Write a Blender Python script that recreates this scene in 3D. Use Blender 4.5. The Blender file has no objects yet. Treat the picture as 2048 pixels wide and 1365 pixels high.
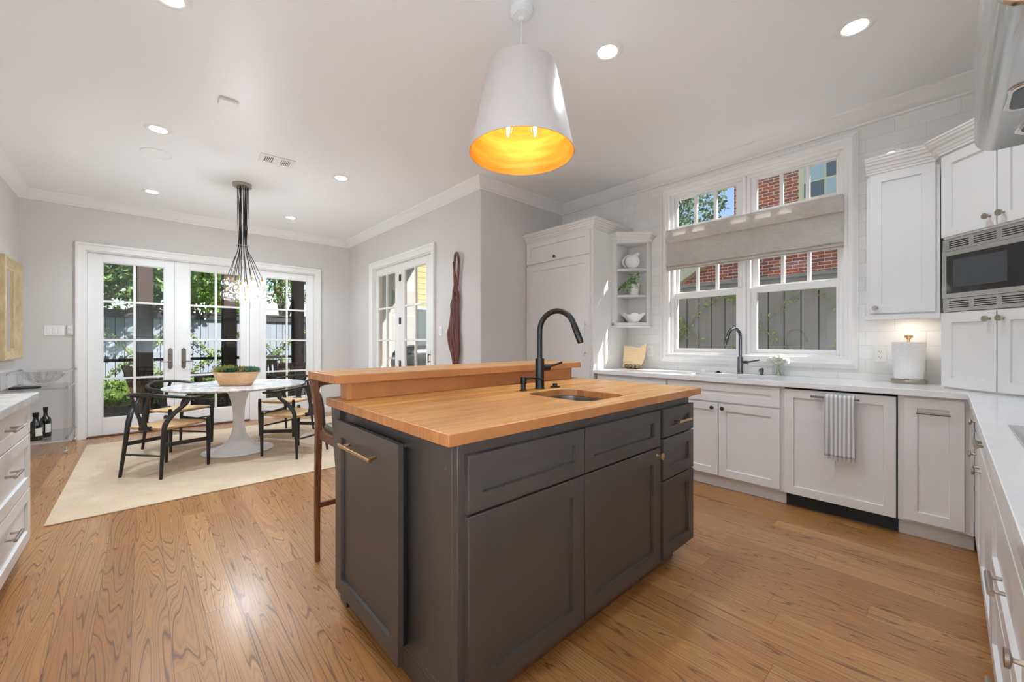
import bpy, bmesh, math, random
from mathutils import Vector, Matrix
random.seed(11)
sc = bpy.context.scene
COL = sc.collection
PI = math.pi

# ------------------------------------------------------------------ camera, sky, sun, exposure
cam_d = bpy.data.cameras.new('camera'); cam = bpy.data.objects.new('camera', cam_d); COL.objects.link(cam)
cam.location = (0, 0, 1.205)
cam.rotation_euler = (PI/2, 0, math.radians(47.4-90))
cam_d.sensor_width = 36; cam_d.lens = 803/2048*36; cam_d.shift_y = 1/2048
cam_d.clip_start = 0.02; cam_d.clip_end = 300
sc.camera = cam

sc.view_settings.view_transform = 'Standard'; sc.view_settings.look = 'None'
sc.view_settings.gamma = 1; sc.view_settings.use_curve_mapping = False
sc.view_settings.exposure = 0.48
SKY_STRENGTH = 0.15
SUN_STRENGTH = 8.5
CAN = 40.0            # radiance of the recessed lamps' lenses
CAN_W = 8.2          # watts of each recessed lamp, narrow beam
CAN_COL = (.77, .925, 1.09)
FILL_W = 62.0      # watts of the unseen lamps added to brighten the ceiling by bounce
world = bpy.data.worlds.new('sky'); sc.world = world; world.use_nodes = True
wn = world.node_tree; wn.nodes.clear()
wo = wn.nodes.new('ShaderNodeOutputWorld'); wb = wn.nodes.new('ShaderNodeBackground')
sk = wn.nodes.new('ShaderNodeTexSky'); sk.sky_type = 'NISHITA'; sk.sun_disc = False
sk.sun_elevation = math.radians(41); sk.sun_rotation = math.radians(143); sk.air_density = 1.0; sk.dust_density = 0.6; sk.ozone_density = 1.6
wb.inputs['Strength'].default_value = SKY_STRENGTH
wn.links.new(sk.outputs[0], wb.inputs[0]); wn.links.new(wb.outputs[0], wo.inputs[0])
sun_d = bpy.data.lights.new('sun', 'SUN'); sun = bpy.data.objects.new('sun', sun_d); COL.objects.link(sun)
sun_d.energy = SUN_STRENGTH; sun_d.angle = math.radians(0.6); sun_d.color = (1, .97, .93)
sdir = Vector((.60, -.80, .95)).normalized()          # towards the sun
sun.rotation_euler = sdir.to_track_quat('Z', 'Y').to_euler(); sun.location = (6, -8, 9)
try:
    sc.cycles.use_denoising = True
    sc.cycles.sample_clamp_indirect = 8
    sc.cycles.max_bounces = 14; sc.cycles.diffuse_bounces = 6; sc.cycles.transparent_max_bounces = 24
    sc.cycles.transmission_bounces = 12; sc.cycles.glossy_bounces = 5
    sc.cycles.caustics_refractive = False; sc.cycles.caustics_reflective = True; sc.cycles.blur_glossy = .6
except Exception:
    pass

# ------------------------------------------------------------------ materials
def lin(c):
    c /= 255.0
    return c/12.92 if c <= .04045 else ((c+.055)/1.055)**2.4
def rgb(r, g, b): return (lin(r), lin(g), lin(b), 1)
class NT:
    def __init__(s, name):
        s.m = bpy.data.materials.new(name); s.m.use_nodes = True; s.t = s.m.node_tree; s.t.nodes.clear()
        s.out = s.t.nodes.new('ShaderNodeOutputMaterial')
    def n(s, typ, ins=None, **kw):
        nd = s.t.nodes.new('ShaderNode'+typ)
        for k, v in kw.items(): setattr(nd, k, v)
        if ins:
            for k, v in ins.items():
                if isinstance(v, bpy.types.NodeSocket): s.t.links.new(v, nd.inputs[k])
                else: nd.inputs[k].default_value = v
        return nd
    def math(s, op, a, b=0.0, c=0.0):
        return s.n('Math', {0: a, 1: b, 2: c}, operation=op).outputs[0]
    def mix(s, f, a, b, blend='MIX'):
        nd = s.n('Mix', data_type='RGBA', blend_type=blend)
        for i, v in ((0, f), (6, a), (7, b)):
            if isinstance(v, bpy.types.NodeSocket): s.t.links.new(v, nd.inputs[i])
            else: nd.inputs[i].default_value = v
        return nd.outputs[2]
    def ramp(s, f, stops):
        nd = s.n('ValToRGB', {0: f}); e = nd.color_ramp.elements
        while len(e) < len(stops): e.new(.5)
        for i, (p, c) in enumerate(stops): e[i].position = p; e[i].color = c
        return nd.outputs[0]
    def obj(s): return s.n('TexCoord').outputs['Object']
    def mapping(s, v, scale=(1, 1, 1), loc=(0, 0, 0), rot=(0, 0, 0)):
        return s.n('Mapping', {0: v, 'Scale': scale, 'Location': loc, 'Rotation': rot}).outputs[0]
    def noise(s, v, scale, detail=3, rough=.5, dist=0.0):
        nd = s.n('TexNoise', {'Vector': v, 'Scale': scale, 'Detail': detail, 'Roughness': rough, 'Distortion': dist})
        return nd.outputs['Fac'] if 'Fac' in nd.outputs else nd.outputs[0]
    def bump(s, h, strength=.2, dist=.01): return s.n('Bump', {'Height': h, 'Strength': strength, 'Distance': dist}).outputs[0]
    def bsdf(s, **kw):
        ins = {k.replace('_', ' '): v for k, v in kw.items() if v is not None}
        b = s.n('BsdfPrincipled', ins); s.t.links.new(b.outputs[0], s.out.inputs[0]); return b
    def surf(s, sh): s.t.links.new(sh, s.out.inputs[0])
def simple(name, c, rough=.5, metal=0.0, var=0.0, **kw):
    t = NT(name); col = rgb(*c)
    if var:
        f = t.noise(t.obj(), 6, 4)
        col = t.mix(f, rgb(*[max(0, x*(1-var)) for x in c]), rgb(*[min(255, x*(1+var)) for x in c]))
    t.bsdf(Base_Color=col, Roughness=rough, Metallic=metal, **kw); return t.m
def emit(name, c, s):
    t = NT(name); e = t.n('Emission', {0: c, 1: s}); t.surf(e.outputs[0]); return t.m
def thin_glass(name, tint=(1, 1, 1, 1), ior=1.5, extra=0.0, rough=0.0):
    t = NT(name)
    f0 = ((ior-1)/(ior+1))**2
    fc = t.n('LayerWeight', {'Blend': .5}).outputs['Facing']
    f = t.math('MULTIPLY_ADD', t.math('POWER', fc, 4.5), .9, f0+extra)
    tr = t.n('BsdfTransparent', {0: tint}).outputs[0]; gl = t.n('BsdfGlossy', {'Roughness': rough}).outputs[0]
    t.surf(t.n('MixShader', {0: f, 1: tr, 2: gl}).outputs[0]); return t.m
M = {}
def painted(name, c, rough, bump=.03, scale=180):
    t = NT(name); n = t.noise(t.obj(), scale, 2)
    n2 = t.noise(t.obj(), 1.3, 2)
    col = t.mix(n2, rgb(*[x*.985 for x in c]), rgb(*c))
    t.bsdf(Base_Color=col, Roughness=rough, Normal=t.bump(n, bump, .002)); return t.m
M['wall'] = painted('wall_paint', (217, 213, 210), .55)
M['ceiling'] = painted('ceiling_paint', (248, 249, 250), .42, .05, 120)
M['trim'] = painted('trim_paint', (243, 242, 240), .35)
M['cab'] = painted('cabinet_paint', (231, 229, 226), .33)
M['isl'] = painted('island_paint', (64, 58, 54), .34, .08, 90)
M['dark_gap'] = simple('dark_gap', (14, 13, 12), .8)
M['black'] = simple('matte_black_metal', (30, 29, 28), .38, .6)
M['steel'] = None
def brushed(name, c, rough, axis, metal=1.0):
    t = NT(name); sc_ = [240, 240, 240]; sc_[axis] = 3
    n = t.noise(t.mapping(t.obj(), tuple(sc_)), 1.0, 3)
    r = t.math('MULTIPLY_ADD', n, .16, rough-.08)
    t.bsdf(Base_Color=rgb(*c), Roughness=r, Metallic=metal, Normal=t.bump(n, .04, .002)); return t.m
M['steel'] = brushed('brushed_steel', (208, 209, 209), .25, 0)
M['sinksteel'] = brushed('sink_steel', (188, 184, 178), .33, 1)
M['nickel'] = brushed('satin_nickel', (172, 164, 152), .32, 2)
M['dknickel'] = brushed('dark_nickel', (110, 100, 92), .35, 2)
M['brass'] = brushed('satin_brass', (196, 158, 108), .3, 2)
M['gunmetal'] = brushed('gunmetal', (96, 98, 100), .26, 2)
M['chrome'] = simple('chrome', (225, 225, 225), .08, 1)
M['glass'] = thin_glass('window_glass')
M['globe'] = thin_glass('globe_glass', (1, 1, 1, 1), 1.45, .06)
M['acrylic'] = thin_glass('clear_acrylic', (.965, .975, .98, 1), 1.5, .06)
M['crystal'] = thin_glass('cut_crystal', (.97, .975, .98, 1), 1.8, .10)
M['bottle'] = simple('dark_bottle_glass', (12, 13, 11), .06, 0, 0, Specular_IOR_Level=.7)
M['paper'] = simple('paper_label', (225, 223, 216), .8)
M['white_ceramic'] = simple('white_ceramic', (244, 244, 243), .16)
M['white_plastic'] = simple('white_plastic', (240, 240, 238), .4)
M['pedestal'] = simple('white_lacquer', (244, 245, 246), .2)
M['rubber'] = simple('black_rubber', (22, 22, 22), .7)
M['quartz'] = None
def stone(name, base, vein, scale, amount, rough):
    t = NT(name); o = t.obj()
    w = t.noise(o, scale*.6, 5, .6); w2 = t.noise(t.mapping(o, (1, 1, 1), (3, 1, 2)), scale, 6, .65, 1.6)
    a = t.math('ABSOLUTE', t.math('SUBTRACT', w2, .5)); v = t.math('SUBTRACT', 1.0, t.math('MULTIPLY', a, 9))
    v = t.math('MULTIPLY', t.math('MAXIMUM', v, 0.0), t.math('MULTIPLY', w, amount))
    col = t.mix(v, rgb(*base), rgb(*vein))
    t.bsdf(Base_Color=col, Roughness=rough); return t.m
M['quartz'] = stone('white_quartz', (240, 239, 237), (222, 220, 217), 3, .5, .14)
M['marble'] = stone('veined_marble', (240, 237, 234), (150, 140, 136), 4.5, 1.35, .16)
M['marble_left'] = stone('white_marble_counter', (246, 246, 246), (205, 206, 210), 2.5, .9, .12)

def planks(name, along, width, length, cols, line, rough, grain_scale, ringn, seam=.0016, coat=0.0, linew=.12, grain_amt=.75, bump=.1):
    """wood laid in strips; 'along' is the object axis (0 x, 1 y) the strips run along"""
    t = NT(name); sp = t.n('SeparateXYZ', {0: t.obj()})
    u = sp.outputs[along]; v = sp.outputs[1-along]; z = sp.outputs[2]
    v = t.math('ADD', v, t.math('MULTIPLY', z, .37)) if name == 'butcher_block' else v
    row = t.math('FLOOR', t.math('DIVIDE', v, width))
    fv = t.math('FRACT', t.math('DIVIDE', v, width))
    rr = t.n('TexWhiteNoise', {'W': row}, noise_dimensions='1D').outputs['Value']
    uu = t.math('ADD', t.math('DIVIDE', u, length), t.math('MULTIPLY', rr, 7.3))
    cid = t.math('FLOOR', uu); fu = t.math('FRACT', uu)
    pid = t.n('CombineXYZ', {0: row, 1: cid, 2: 0.0}).outputs[0]
    wn_ = t.n('TexWhiteNoise', {'Vector': pid}, noise_dimensions='3D')
    rv = wn_.outputs['Value']; rc = wn_.outputs['Color']
    # per-plank shifted, stretched field; its contour lines make the cathedral grain
    off = t.n('VectorMath', {0: rc, 1: (31.0, 17.0, 23.0)}, operation='MULTIPLY').outputs[0]
    pos = t.n('CombineXYZ', {0: t.math('MULTIPLY', u, grain_scale[0]), 1: t.math('MULTIPLY', v, grain_scale[1]), 2: 0.0}).outputs[0]
    p2 = t.n('VectorMath', {0: pos, 1: off}, operation='ADD').outputs[0]
    f = t.noise(p2, 1.0, 2.2, .42, .25)
    rings = t.math('FRACT', t.math('MULTIPLY', f, ringn))
    wob = t.noise(t.n('VectorMath', {0: p2, 1: (9.0, 5.0, 1.0)}, operation='MULTIPLY').outputs[0], 1.0, 3, .6)
    lw = t.math('MULTIPLY_ADD', wob, linew*2.0, -linew*.35)
    d = t.math('ABSOLUTE', t.math('SUBTRACT', rings, .5))
    g = t.n('MapRange', {0: d, 1: lw, 2: t.math('ADD', lw, .10), 3: 1.0, 4: 0.0}).outputs[0]
    g2 = t.math('SUBTRACT', 1.0, t.math('MULTIPLY', t.math('ABSOLUTE', t.math('SUBTRACT', t.math('FRACT', t.math('MULTIPLY', f, ringn*2.7)), .5)), 3.2))
    g2 = t.math('MULTIPLY', t.math('MAXIMUM', g2, 0.0), t.math('MULTIPLY', wob, .75))
    g = t.math('MAXIMUM', g, g2)
    fine = t.noise(t.n('CombineXYZ', {0: t.math('MULTIPLY', u, 9.0), 1: t.math('MULTIPLY', v, 260.0), 2: rv}).outputs[0], 1.0, 2)
    base = t.ramp(rv, [(i/(len(cols)-1), rgb(*c)) for i, c in enumerate(cols)])
    base = t.mix(t.math('MULTIPLY', fine, .35), base, rgb(*[x*.72 for x in cols[0]]))
    col = t.mix(t.math('MULTIPLY', g, grain_amt), base, rgb(*line))
    sv = t.math('MINIMUM', fv, t.math('SUBTRACT', 1.0, fv)); su = t.math('MINIMUM', fu, t.math('SUBTRACT', 1.0, fu))
    s1 = t.math('LESS_THAN', sv, seam/width); s2 = t.math('LESS_THAN', su, seam/length*.9)
    s = t.math('MAXIMUM', s1, s2)
    col = t.mix(t.math('MULTIPLY', s, .6), col, rgb(*[x*.6 for x in line]))
    h = t.math('SUBTRACT', 1.0, t.math('ADD', t.math('MULTIPLY', g, .25), s))
    rg = t.math('MULTIPLY_ADD', g, .12, rough)
    t.bsdf(Base_Color=col, Roughness=rg, Normal=t.bump(h, bump, .0015), Coat_Weight=coat, Coat_Roughness=.2); return t.m
M['floor'] = planks('oak_floor', 1, .118, 1.35, [(174, 118, 63), (186, 132, 75), (160, 104, 52), (196, 143, 86)], (84, 50, 25), .33, (.42, 7.5), 26, .0012, .38, .02, .78, .06)
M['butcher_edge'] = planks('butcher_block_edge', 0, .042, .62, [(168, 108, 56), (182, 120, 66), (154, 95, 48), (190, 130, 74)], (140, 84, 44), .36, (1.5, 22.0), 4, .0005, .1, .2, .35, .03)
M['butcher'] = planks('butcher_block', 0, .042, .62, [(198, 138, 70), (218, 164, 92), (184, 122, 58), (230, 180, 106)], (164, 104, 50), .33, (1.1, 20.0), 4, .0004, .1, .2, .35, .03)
def wood(name, a, b, axis=2, scale=(30, 30, 2.2), rough=.45):
    t = NT(name); n = t.noise(t.mapping(t.obj(), scale), 1.0, 5, .6, .6)
    col = t.ramp(n, [(.3, rgb(*a)), (.7, rgb(*b))])
    t.bsdf(Base_Color=col, Roughness=rough, Normal=t.bump(n, .1, .002)); return t.m
M['walnut'] = wood('walnut_wood', (70, 38, 20), (112, 66, 38), 2, (40, 40, 2.5), .35)
M['sculpt'] = wood('reddish_carved_wood', (66, 30, 24), (122, 62, 48), 2, (26, 26, 3), .4)
M['board'] = wood('bamboo_board', (222, 190, 142), (238, 212, 168), 0, (3, 3, 60), .5)
M['planter'] = wood('pale_carved_wood', (206, 156, 106), (232, 196, 150), 0, (5, 5, 9), .55)
M['gilt'] = wood('gilded_frame', (178, 156, 112), (214, 194, 150), 2, (12, 12, 6), .4)
M['mirror'] = simple('mirror_glass', (225, 222, 210), .03, 1)
M['ebony'] = wood('black_stained_wood', (20, 19, 18), (38, 35, 33), 2, (40, 40, 4), .36)
M['outwood'] = wood('dark_teak', (52, 34, 24), (92, 62, 44), 2, (30, 30, 3), .6)
M['postwood'] = wood('brown_porch_post', (58, 47, 38), (70, 57, 46), 2, (14, 14, 1), .7)
M['olive'] = simple('olive_leather', (92, 88, 66), .45)
M['branch'] = wood('bark', (96, 84, 70), (150, 138, 120), 2, (20, 20, 4), .9)
def tile():
    t = NT('glossy_subway_tile'); sp = t.n('SeparateXYZ', {0: t.n('NewGeometry').outputs['Position']})
    v = t.n('CombineXYZ', {0: t.math('ADD', t.math('ADD', sp.outputs[1], sp.outputs[0]), 20.0-.28-4.06), 1: t.math('ADD', sp.outputs[2], 3.15-2.749), 2: 0.0}).outputs[0]
    b = t.n('TexBrick', {'Vector': v, 'Color1': rgb(236, 235, 232), 'Color2': rgb(230, 229, 226), 'Mortar': rgb(208, 206, 203), 'Scale': 1.0, 'Mortar Size': .0016, 'Mortar Smooth': .3, 'Brick Width': .325, 'Row Height': .105}, offset=.5)
    w = t.noise(t.n('NewGeometry').outputs['Position'], 9, 3)
    h = t.math('ADD', t.math('MULTIPLY', b.outputs['Fac'], -.5), t.math('MULTIPLY', w, .9))
    t.bsdf(Base_Color=b.outputs['Color'], Roughness=.07, Normal=t.bump(h, .28, .008)); return t.m
M['tile'] = tile()
def brick():
    t = NT('red_brick'); sp = t.n('SeparateXYZ', {0: t.n('NewGeometry').outputs['Position']})
    v = t.n('CombineXYZ', {0: t.math('ADD', sp.outputs[1], sp.outputs[0]), 1: sp.outputs[2], 2: 0.0}).outputs[0]
    b = t.n('TexBrick', {'Vector': v, 'Color1': rgb(206, 104, 74), 'Color2': rgb(134, 90, 78), 'Mortar': rgb(240, 226, 206), 'Scale': 1.0, 'Mortar Size': .007, 'Mortar Smooth': .1, 'Bias': -.25, 'Brick Width': .24, 'Row Height': .078}, offset=.5)
    t.bsdf(Base_Color=b.outputs['Color'], Roughness=.9, Normal=t.bump(t.math('MULTIPLY', b.outputs['Fac'], -1.0), .5, .01)); return t.m
M['brick'] = brick()
def boards(name, axis, w, cols, gap=.006):
    t = NT(name); sp = t.n('SeparateXYZ', {0: t.n('NewGeometry').outputs['Position']})
    u = t.math('DIVIDE', sp.outputs[axis], w); f = t.math('FRACT', u); r = t.n('TexWhiteNoise', {'W': t.math('FLOOR', u)}, noise_dimensions='1D').outputs['Value']
    p = t.n('CombineXYZ', {0: t.math('MULTIPLY', sp.outputs[axis], 26.0), 1: t.math('MULTIPLY_ADD', r, 9.0, t.math('MULTIPLY', sp.outputs[2], 1.6)), 2: 0.0}).outputs[0]
    n = t.noise(p, 1.0, 5, .62, .8)
    base = t.mix(r, rgb(*cols[0]), rgb(*cols[1]))
    col = t.mix(t.math('MULTIPLY', n, .7), base, rgb(*cols[2]))
    s = t.math('LESS_THAN', t.math('MINIMUM', f, t.math('SUBTRACT', 1.0, f)), gap/w)
    col = t.mix(s, col, rgb(24, 23, 23))
    t.bsdf(Base_Color=col, Roughness=.85, Normal=t.bump(t.math('SUBTRACT', n, s), .3, .006)); return t.m
M['fence_grey'] = boards('weathered_grey_boards', 1, .165, [(118, 116, 114), (130, 128, 125), (92, 90, 88)])
M['fence_blue'] = boards('pale_grey_boards', 0, .15, [(148, 156, 166), (158, 166, 176), (126, 134, 146)])
M['fence_cap'] = simple('fence_cap', (110, 112, 112), .85)
M['fence_dark'] = simple('dark_fence_cap', (58, 56, 55), .85)
def siding():
    t = NT('yellow_lap_siding'); sp = t.n('SeparateXYZ', {0: t.n('NewGeometry').outputs['Position']})
    f = t.math('FRACT', t.math('DIVIDE', sp.outputs[2], .16)); s = t.math('LESS_THAN', f, .07)
    col = t.mix(s, rgb(186, 170, 122), rgb(90, 80, 56))
    t.bsdf(Base_Color=col, Roughness=.8, Normal=t.bump(f, .6, .02)); return t.m
M['siding'] = siding()
M['stucco'] = painted('white_stucco', (176, 175, 168), .9, .5, 60)
M['beige_stucco'] = painted('beige_stucco', (196, 182, 160), .9, .4, 60)
M['cream'] = simple('cream_trim', (236, 222, 184), .6)
M['roof'] = simple('grey_shingle_roof', (150, 152, 156), .9, 0, .15)
M['concrete'] = simple('grey_concrete', (168, 166, 160), .9, 0, .06)
M['porch'] = simple('porch_slate', (112, 114, 114), .8, 0, .1)
def leaf(name, a, b, trans=.35):
    t = NT(name); n = t.noise(t.n('NewGeometry').outputs['Position'], 7, 3, .7)
    col = t.ramp(n, [(.3, rgb(*a)), (.7, rgb(*b))])
    d = t.n('BsdfPrincipled', {'Base Color': col, 'Roughness': .45}).outputs[0]; tr = t.n('BsdfTranslucent', {0: col}).outputs[0]
    t.surf(t.n('MixShader', {0: trans, 1: d, 2: tr}).outputs[0]); return t.m
M['leaf'] = leaf('tree_leaves', (62, 96, 40), (134, 168, 78))
M['leaf_bright'] = leaf('bright_leaves', (86, 140, 34), (160, 196, 70), .45)
M['leaf_blue'] = leaf('oak_leaves', (96, 124, 108), (156, 178, 146), .4)
M['vine'] = leaf('vine_leaves', (84, 120, 44), (168, 190, 90), .3)
M['hedge'] = leaf('hedge_leaves', (66, 98, 42), (134, 164, 76), .3)
M['pothos'] = leaf('pothos_leaves', (70, 128, 44), (150, 186, 96), .25)
M['succ_a'] = leaf('succulent_lime', (128, 130, 58), (188, 184, 96), .15)
M['succ_b'] = leaf('succulent_green', (50, 84, 60), (104, 138, 104), .15)
M['succ_c'] = leaf('succulent_rose', (112, 112, 56), (168, 140, 100), .15)
M['petal'] = leaf('white_petals', (236, 236, 230), (248, 248, 246), .45)
M['soil'] = simple('dark_soil', (52, 42, 30), .95)
M['lawn'] = simple('lawn', (104, 140, 62), .95, 0, .2)
def fabric(name, a, b, sc_, bump=.4, rough=.95, trans=0.0):
    t = NT(name); o = t.obj(); n = t.noise(t.mapping(o, sc_), 1.0, 3, .65); n2 = t.noise(o, 5, 3)
    f = t.math('ADD', t.math('MULTIPLY', n, .7), t.math('MULTIPLY', n2, .3))
    col = t.ramp(f, [(.35, rgb(*a)), (.65, rgb(*b))])
    d = t.n('BsdfPrincipled', {'Base Color': col, 'Roughness': rough, 'Normal': t.bump(n, bump, .003)}).outputs[0]
    if trans:
        d = t.n('MixShader', {0: trans, 1: d, 2: t.n('BsdfTranslucent', {0: col}).outputs[0]}).outputs[0]
    t.surf(d); return t.m
M['rug'] = fabric('sisal_rug', (190, 166, 138), (214, 192, 164), (160, 90, 90), .5)
M['linen'] = fabric('slub_linen', (200, 194, 186), (226, 221, 214), (30, 22, 320), .3, .95, .3)
M['cord'] = None
def cord():
    t = NT('woven_paper_cord'); sp = t.n('SeparateXYZ', {0: t.obj()})
    ax = t.math('ABSOLUTE', sp.outputs[0]); ay = t.math('ABSOLUTE', sp.outputs[1])
    m = t.math('MAXIMUM', ax, t.math('MULTIPLY', ay, .95)); f = t.math('FRACT', t.math('MULTIPLY', m, 130.0))
    h = t.math('ABSOLUTE', t.math('SUBTRACT', f, .5))
    n = t.noise(t.obj(), 60, 2)
    col = t.mix(t.math('MULTIPLY', h, 1.3), rgb(226, 190, 142), rgb(176, 134, 90)); col = t.mix(t.math('MULTIPLY', n, .4), col, rgb(196, 158, 112))
    t.bsdf(Base_Color=col, Roughness=.75, Normal=t.bump(h, -.5, .004)); return t.m
M['cord'] = cord()
def towel():
    t = NT('striped_linen'); sp = t.n('SeparateXYZ', {0: t.obj()})
    f = t.math('FRACT', t.math('DIVIDE', sp.outputs[1], .0228)); s = t.math('LESS_THAN', f, .5)
    n = t.noise(t.obj(), 420, 2)
    col = t.mix(s, rgb(228, 226, 222), rgb(160, 158, 158)); col = t.mix(t.math('MULTIPLY', n, .25), col, rgb(200, 198, 196))
    t.bsdf(Base_Color=col, Roughness=.95, Normal=t.bump(n, .4, .002)); return t.m
M['towel'] = towel()
def ptowel():
    t = NT('quilted_paper'); v = t.n('TexVoronoi', {'Vector': t.obj(), 'Scale': 75.0}).outputs['Distance']
    t.bsdf(Base_Color=rgb(243, 243, 241), Roughness=.9, Normal=t.bump(v, .5, .006)); return t.m
M['ptowel'] = ptowel()
M['goldleaf'] = None
def gold():
    t = NT('gold_leaf_lining'); n = t.noise(t.mapping(t.obj(), (4, 4, 30)), 1.0, 4)
    col = t.ramp(n, [(.35, rgb(228, 132, 36)), (.65, rgb(244, 164, 66))])
    t.bsdf(Base_Color=col, Roughness=.5, Metallic=.35); return t.m
M['goldleaf'] = gold()
M['shade_white'] = simple('satin_white_shade', (214, 205, 199), .28)
M['lens'] = emit('lamp_lens', (.9, .96, 1.0, 1), CAN)
M['bulb'] = emit('warm_filament', (.92, .97, 1.0, 1), 400)
M['bulb2'] = emit('pendant_filament', (1, .78, .44, 1), 95)
M['cover'] = simple('black_vinyl_cover', (36, 37, 38), .32)
M['micro_glass'] = simple('dark_oven_glass', (22, 23, 25), .05, 0, 0, Specular_IOR_Level=.8)
M['micro_screen'] = simple('grey_oven_mesh', (62, 64, 66), .18)
M['tealglass'] = simple('house_window_glass', (112, 122, 122), .06, .3)
M['curtain'] = simple('pale_curtain', (186, 206, 214), .9)
M['screen'] = None
def meshy():
    t = NT('wire_mesh'); v = t.n('NewGeometry').outputs['Position']; sp = t.n('SeparateXYZ', {0: v})
    a = t.math('LESS_THAN', t.math('FRACT', t.math('MULTIPLY', sp.outputs[0], 55.0)), .5); b = t.math('LESS_THAN', t.math('FRACT', t.math('MULTIPLY', sp.outputs[2], 55.0)), .35)
    f = t.math('MAXIMUM', a, b)
    d = t.n('BsdfPrincipled', {'Base Color': rgb(52, 54, 56), 'Roughness': .6}).outputs[0]; tr = t.n('BsdfTransparent').outputs[0]
    t.surf(t.n('MixShader', {0: f, 1: tr, 2: d}).outputs[0]); return t.m
M['screen'] = meshy()

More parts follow.
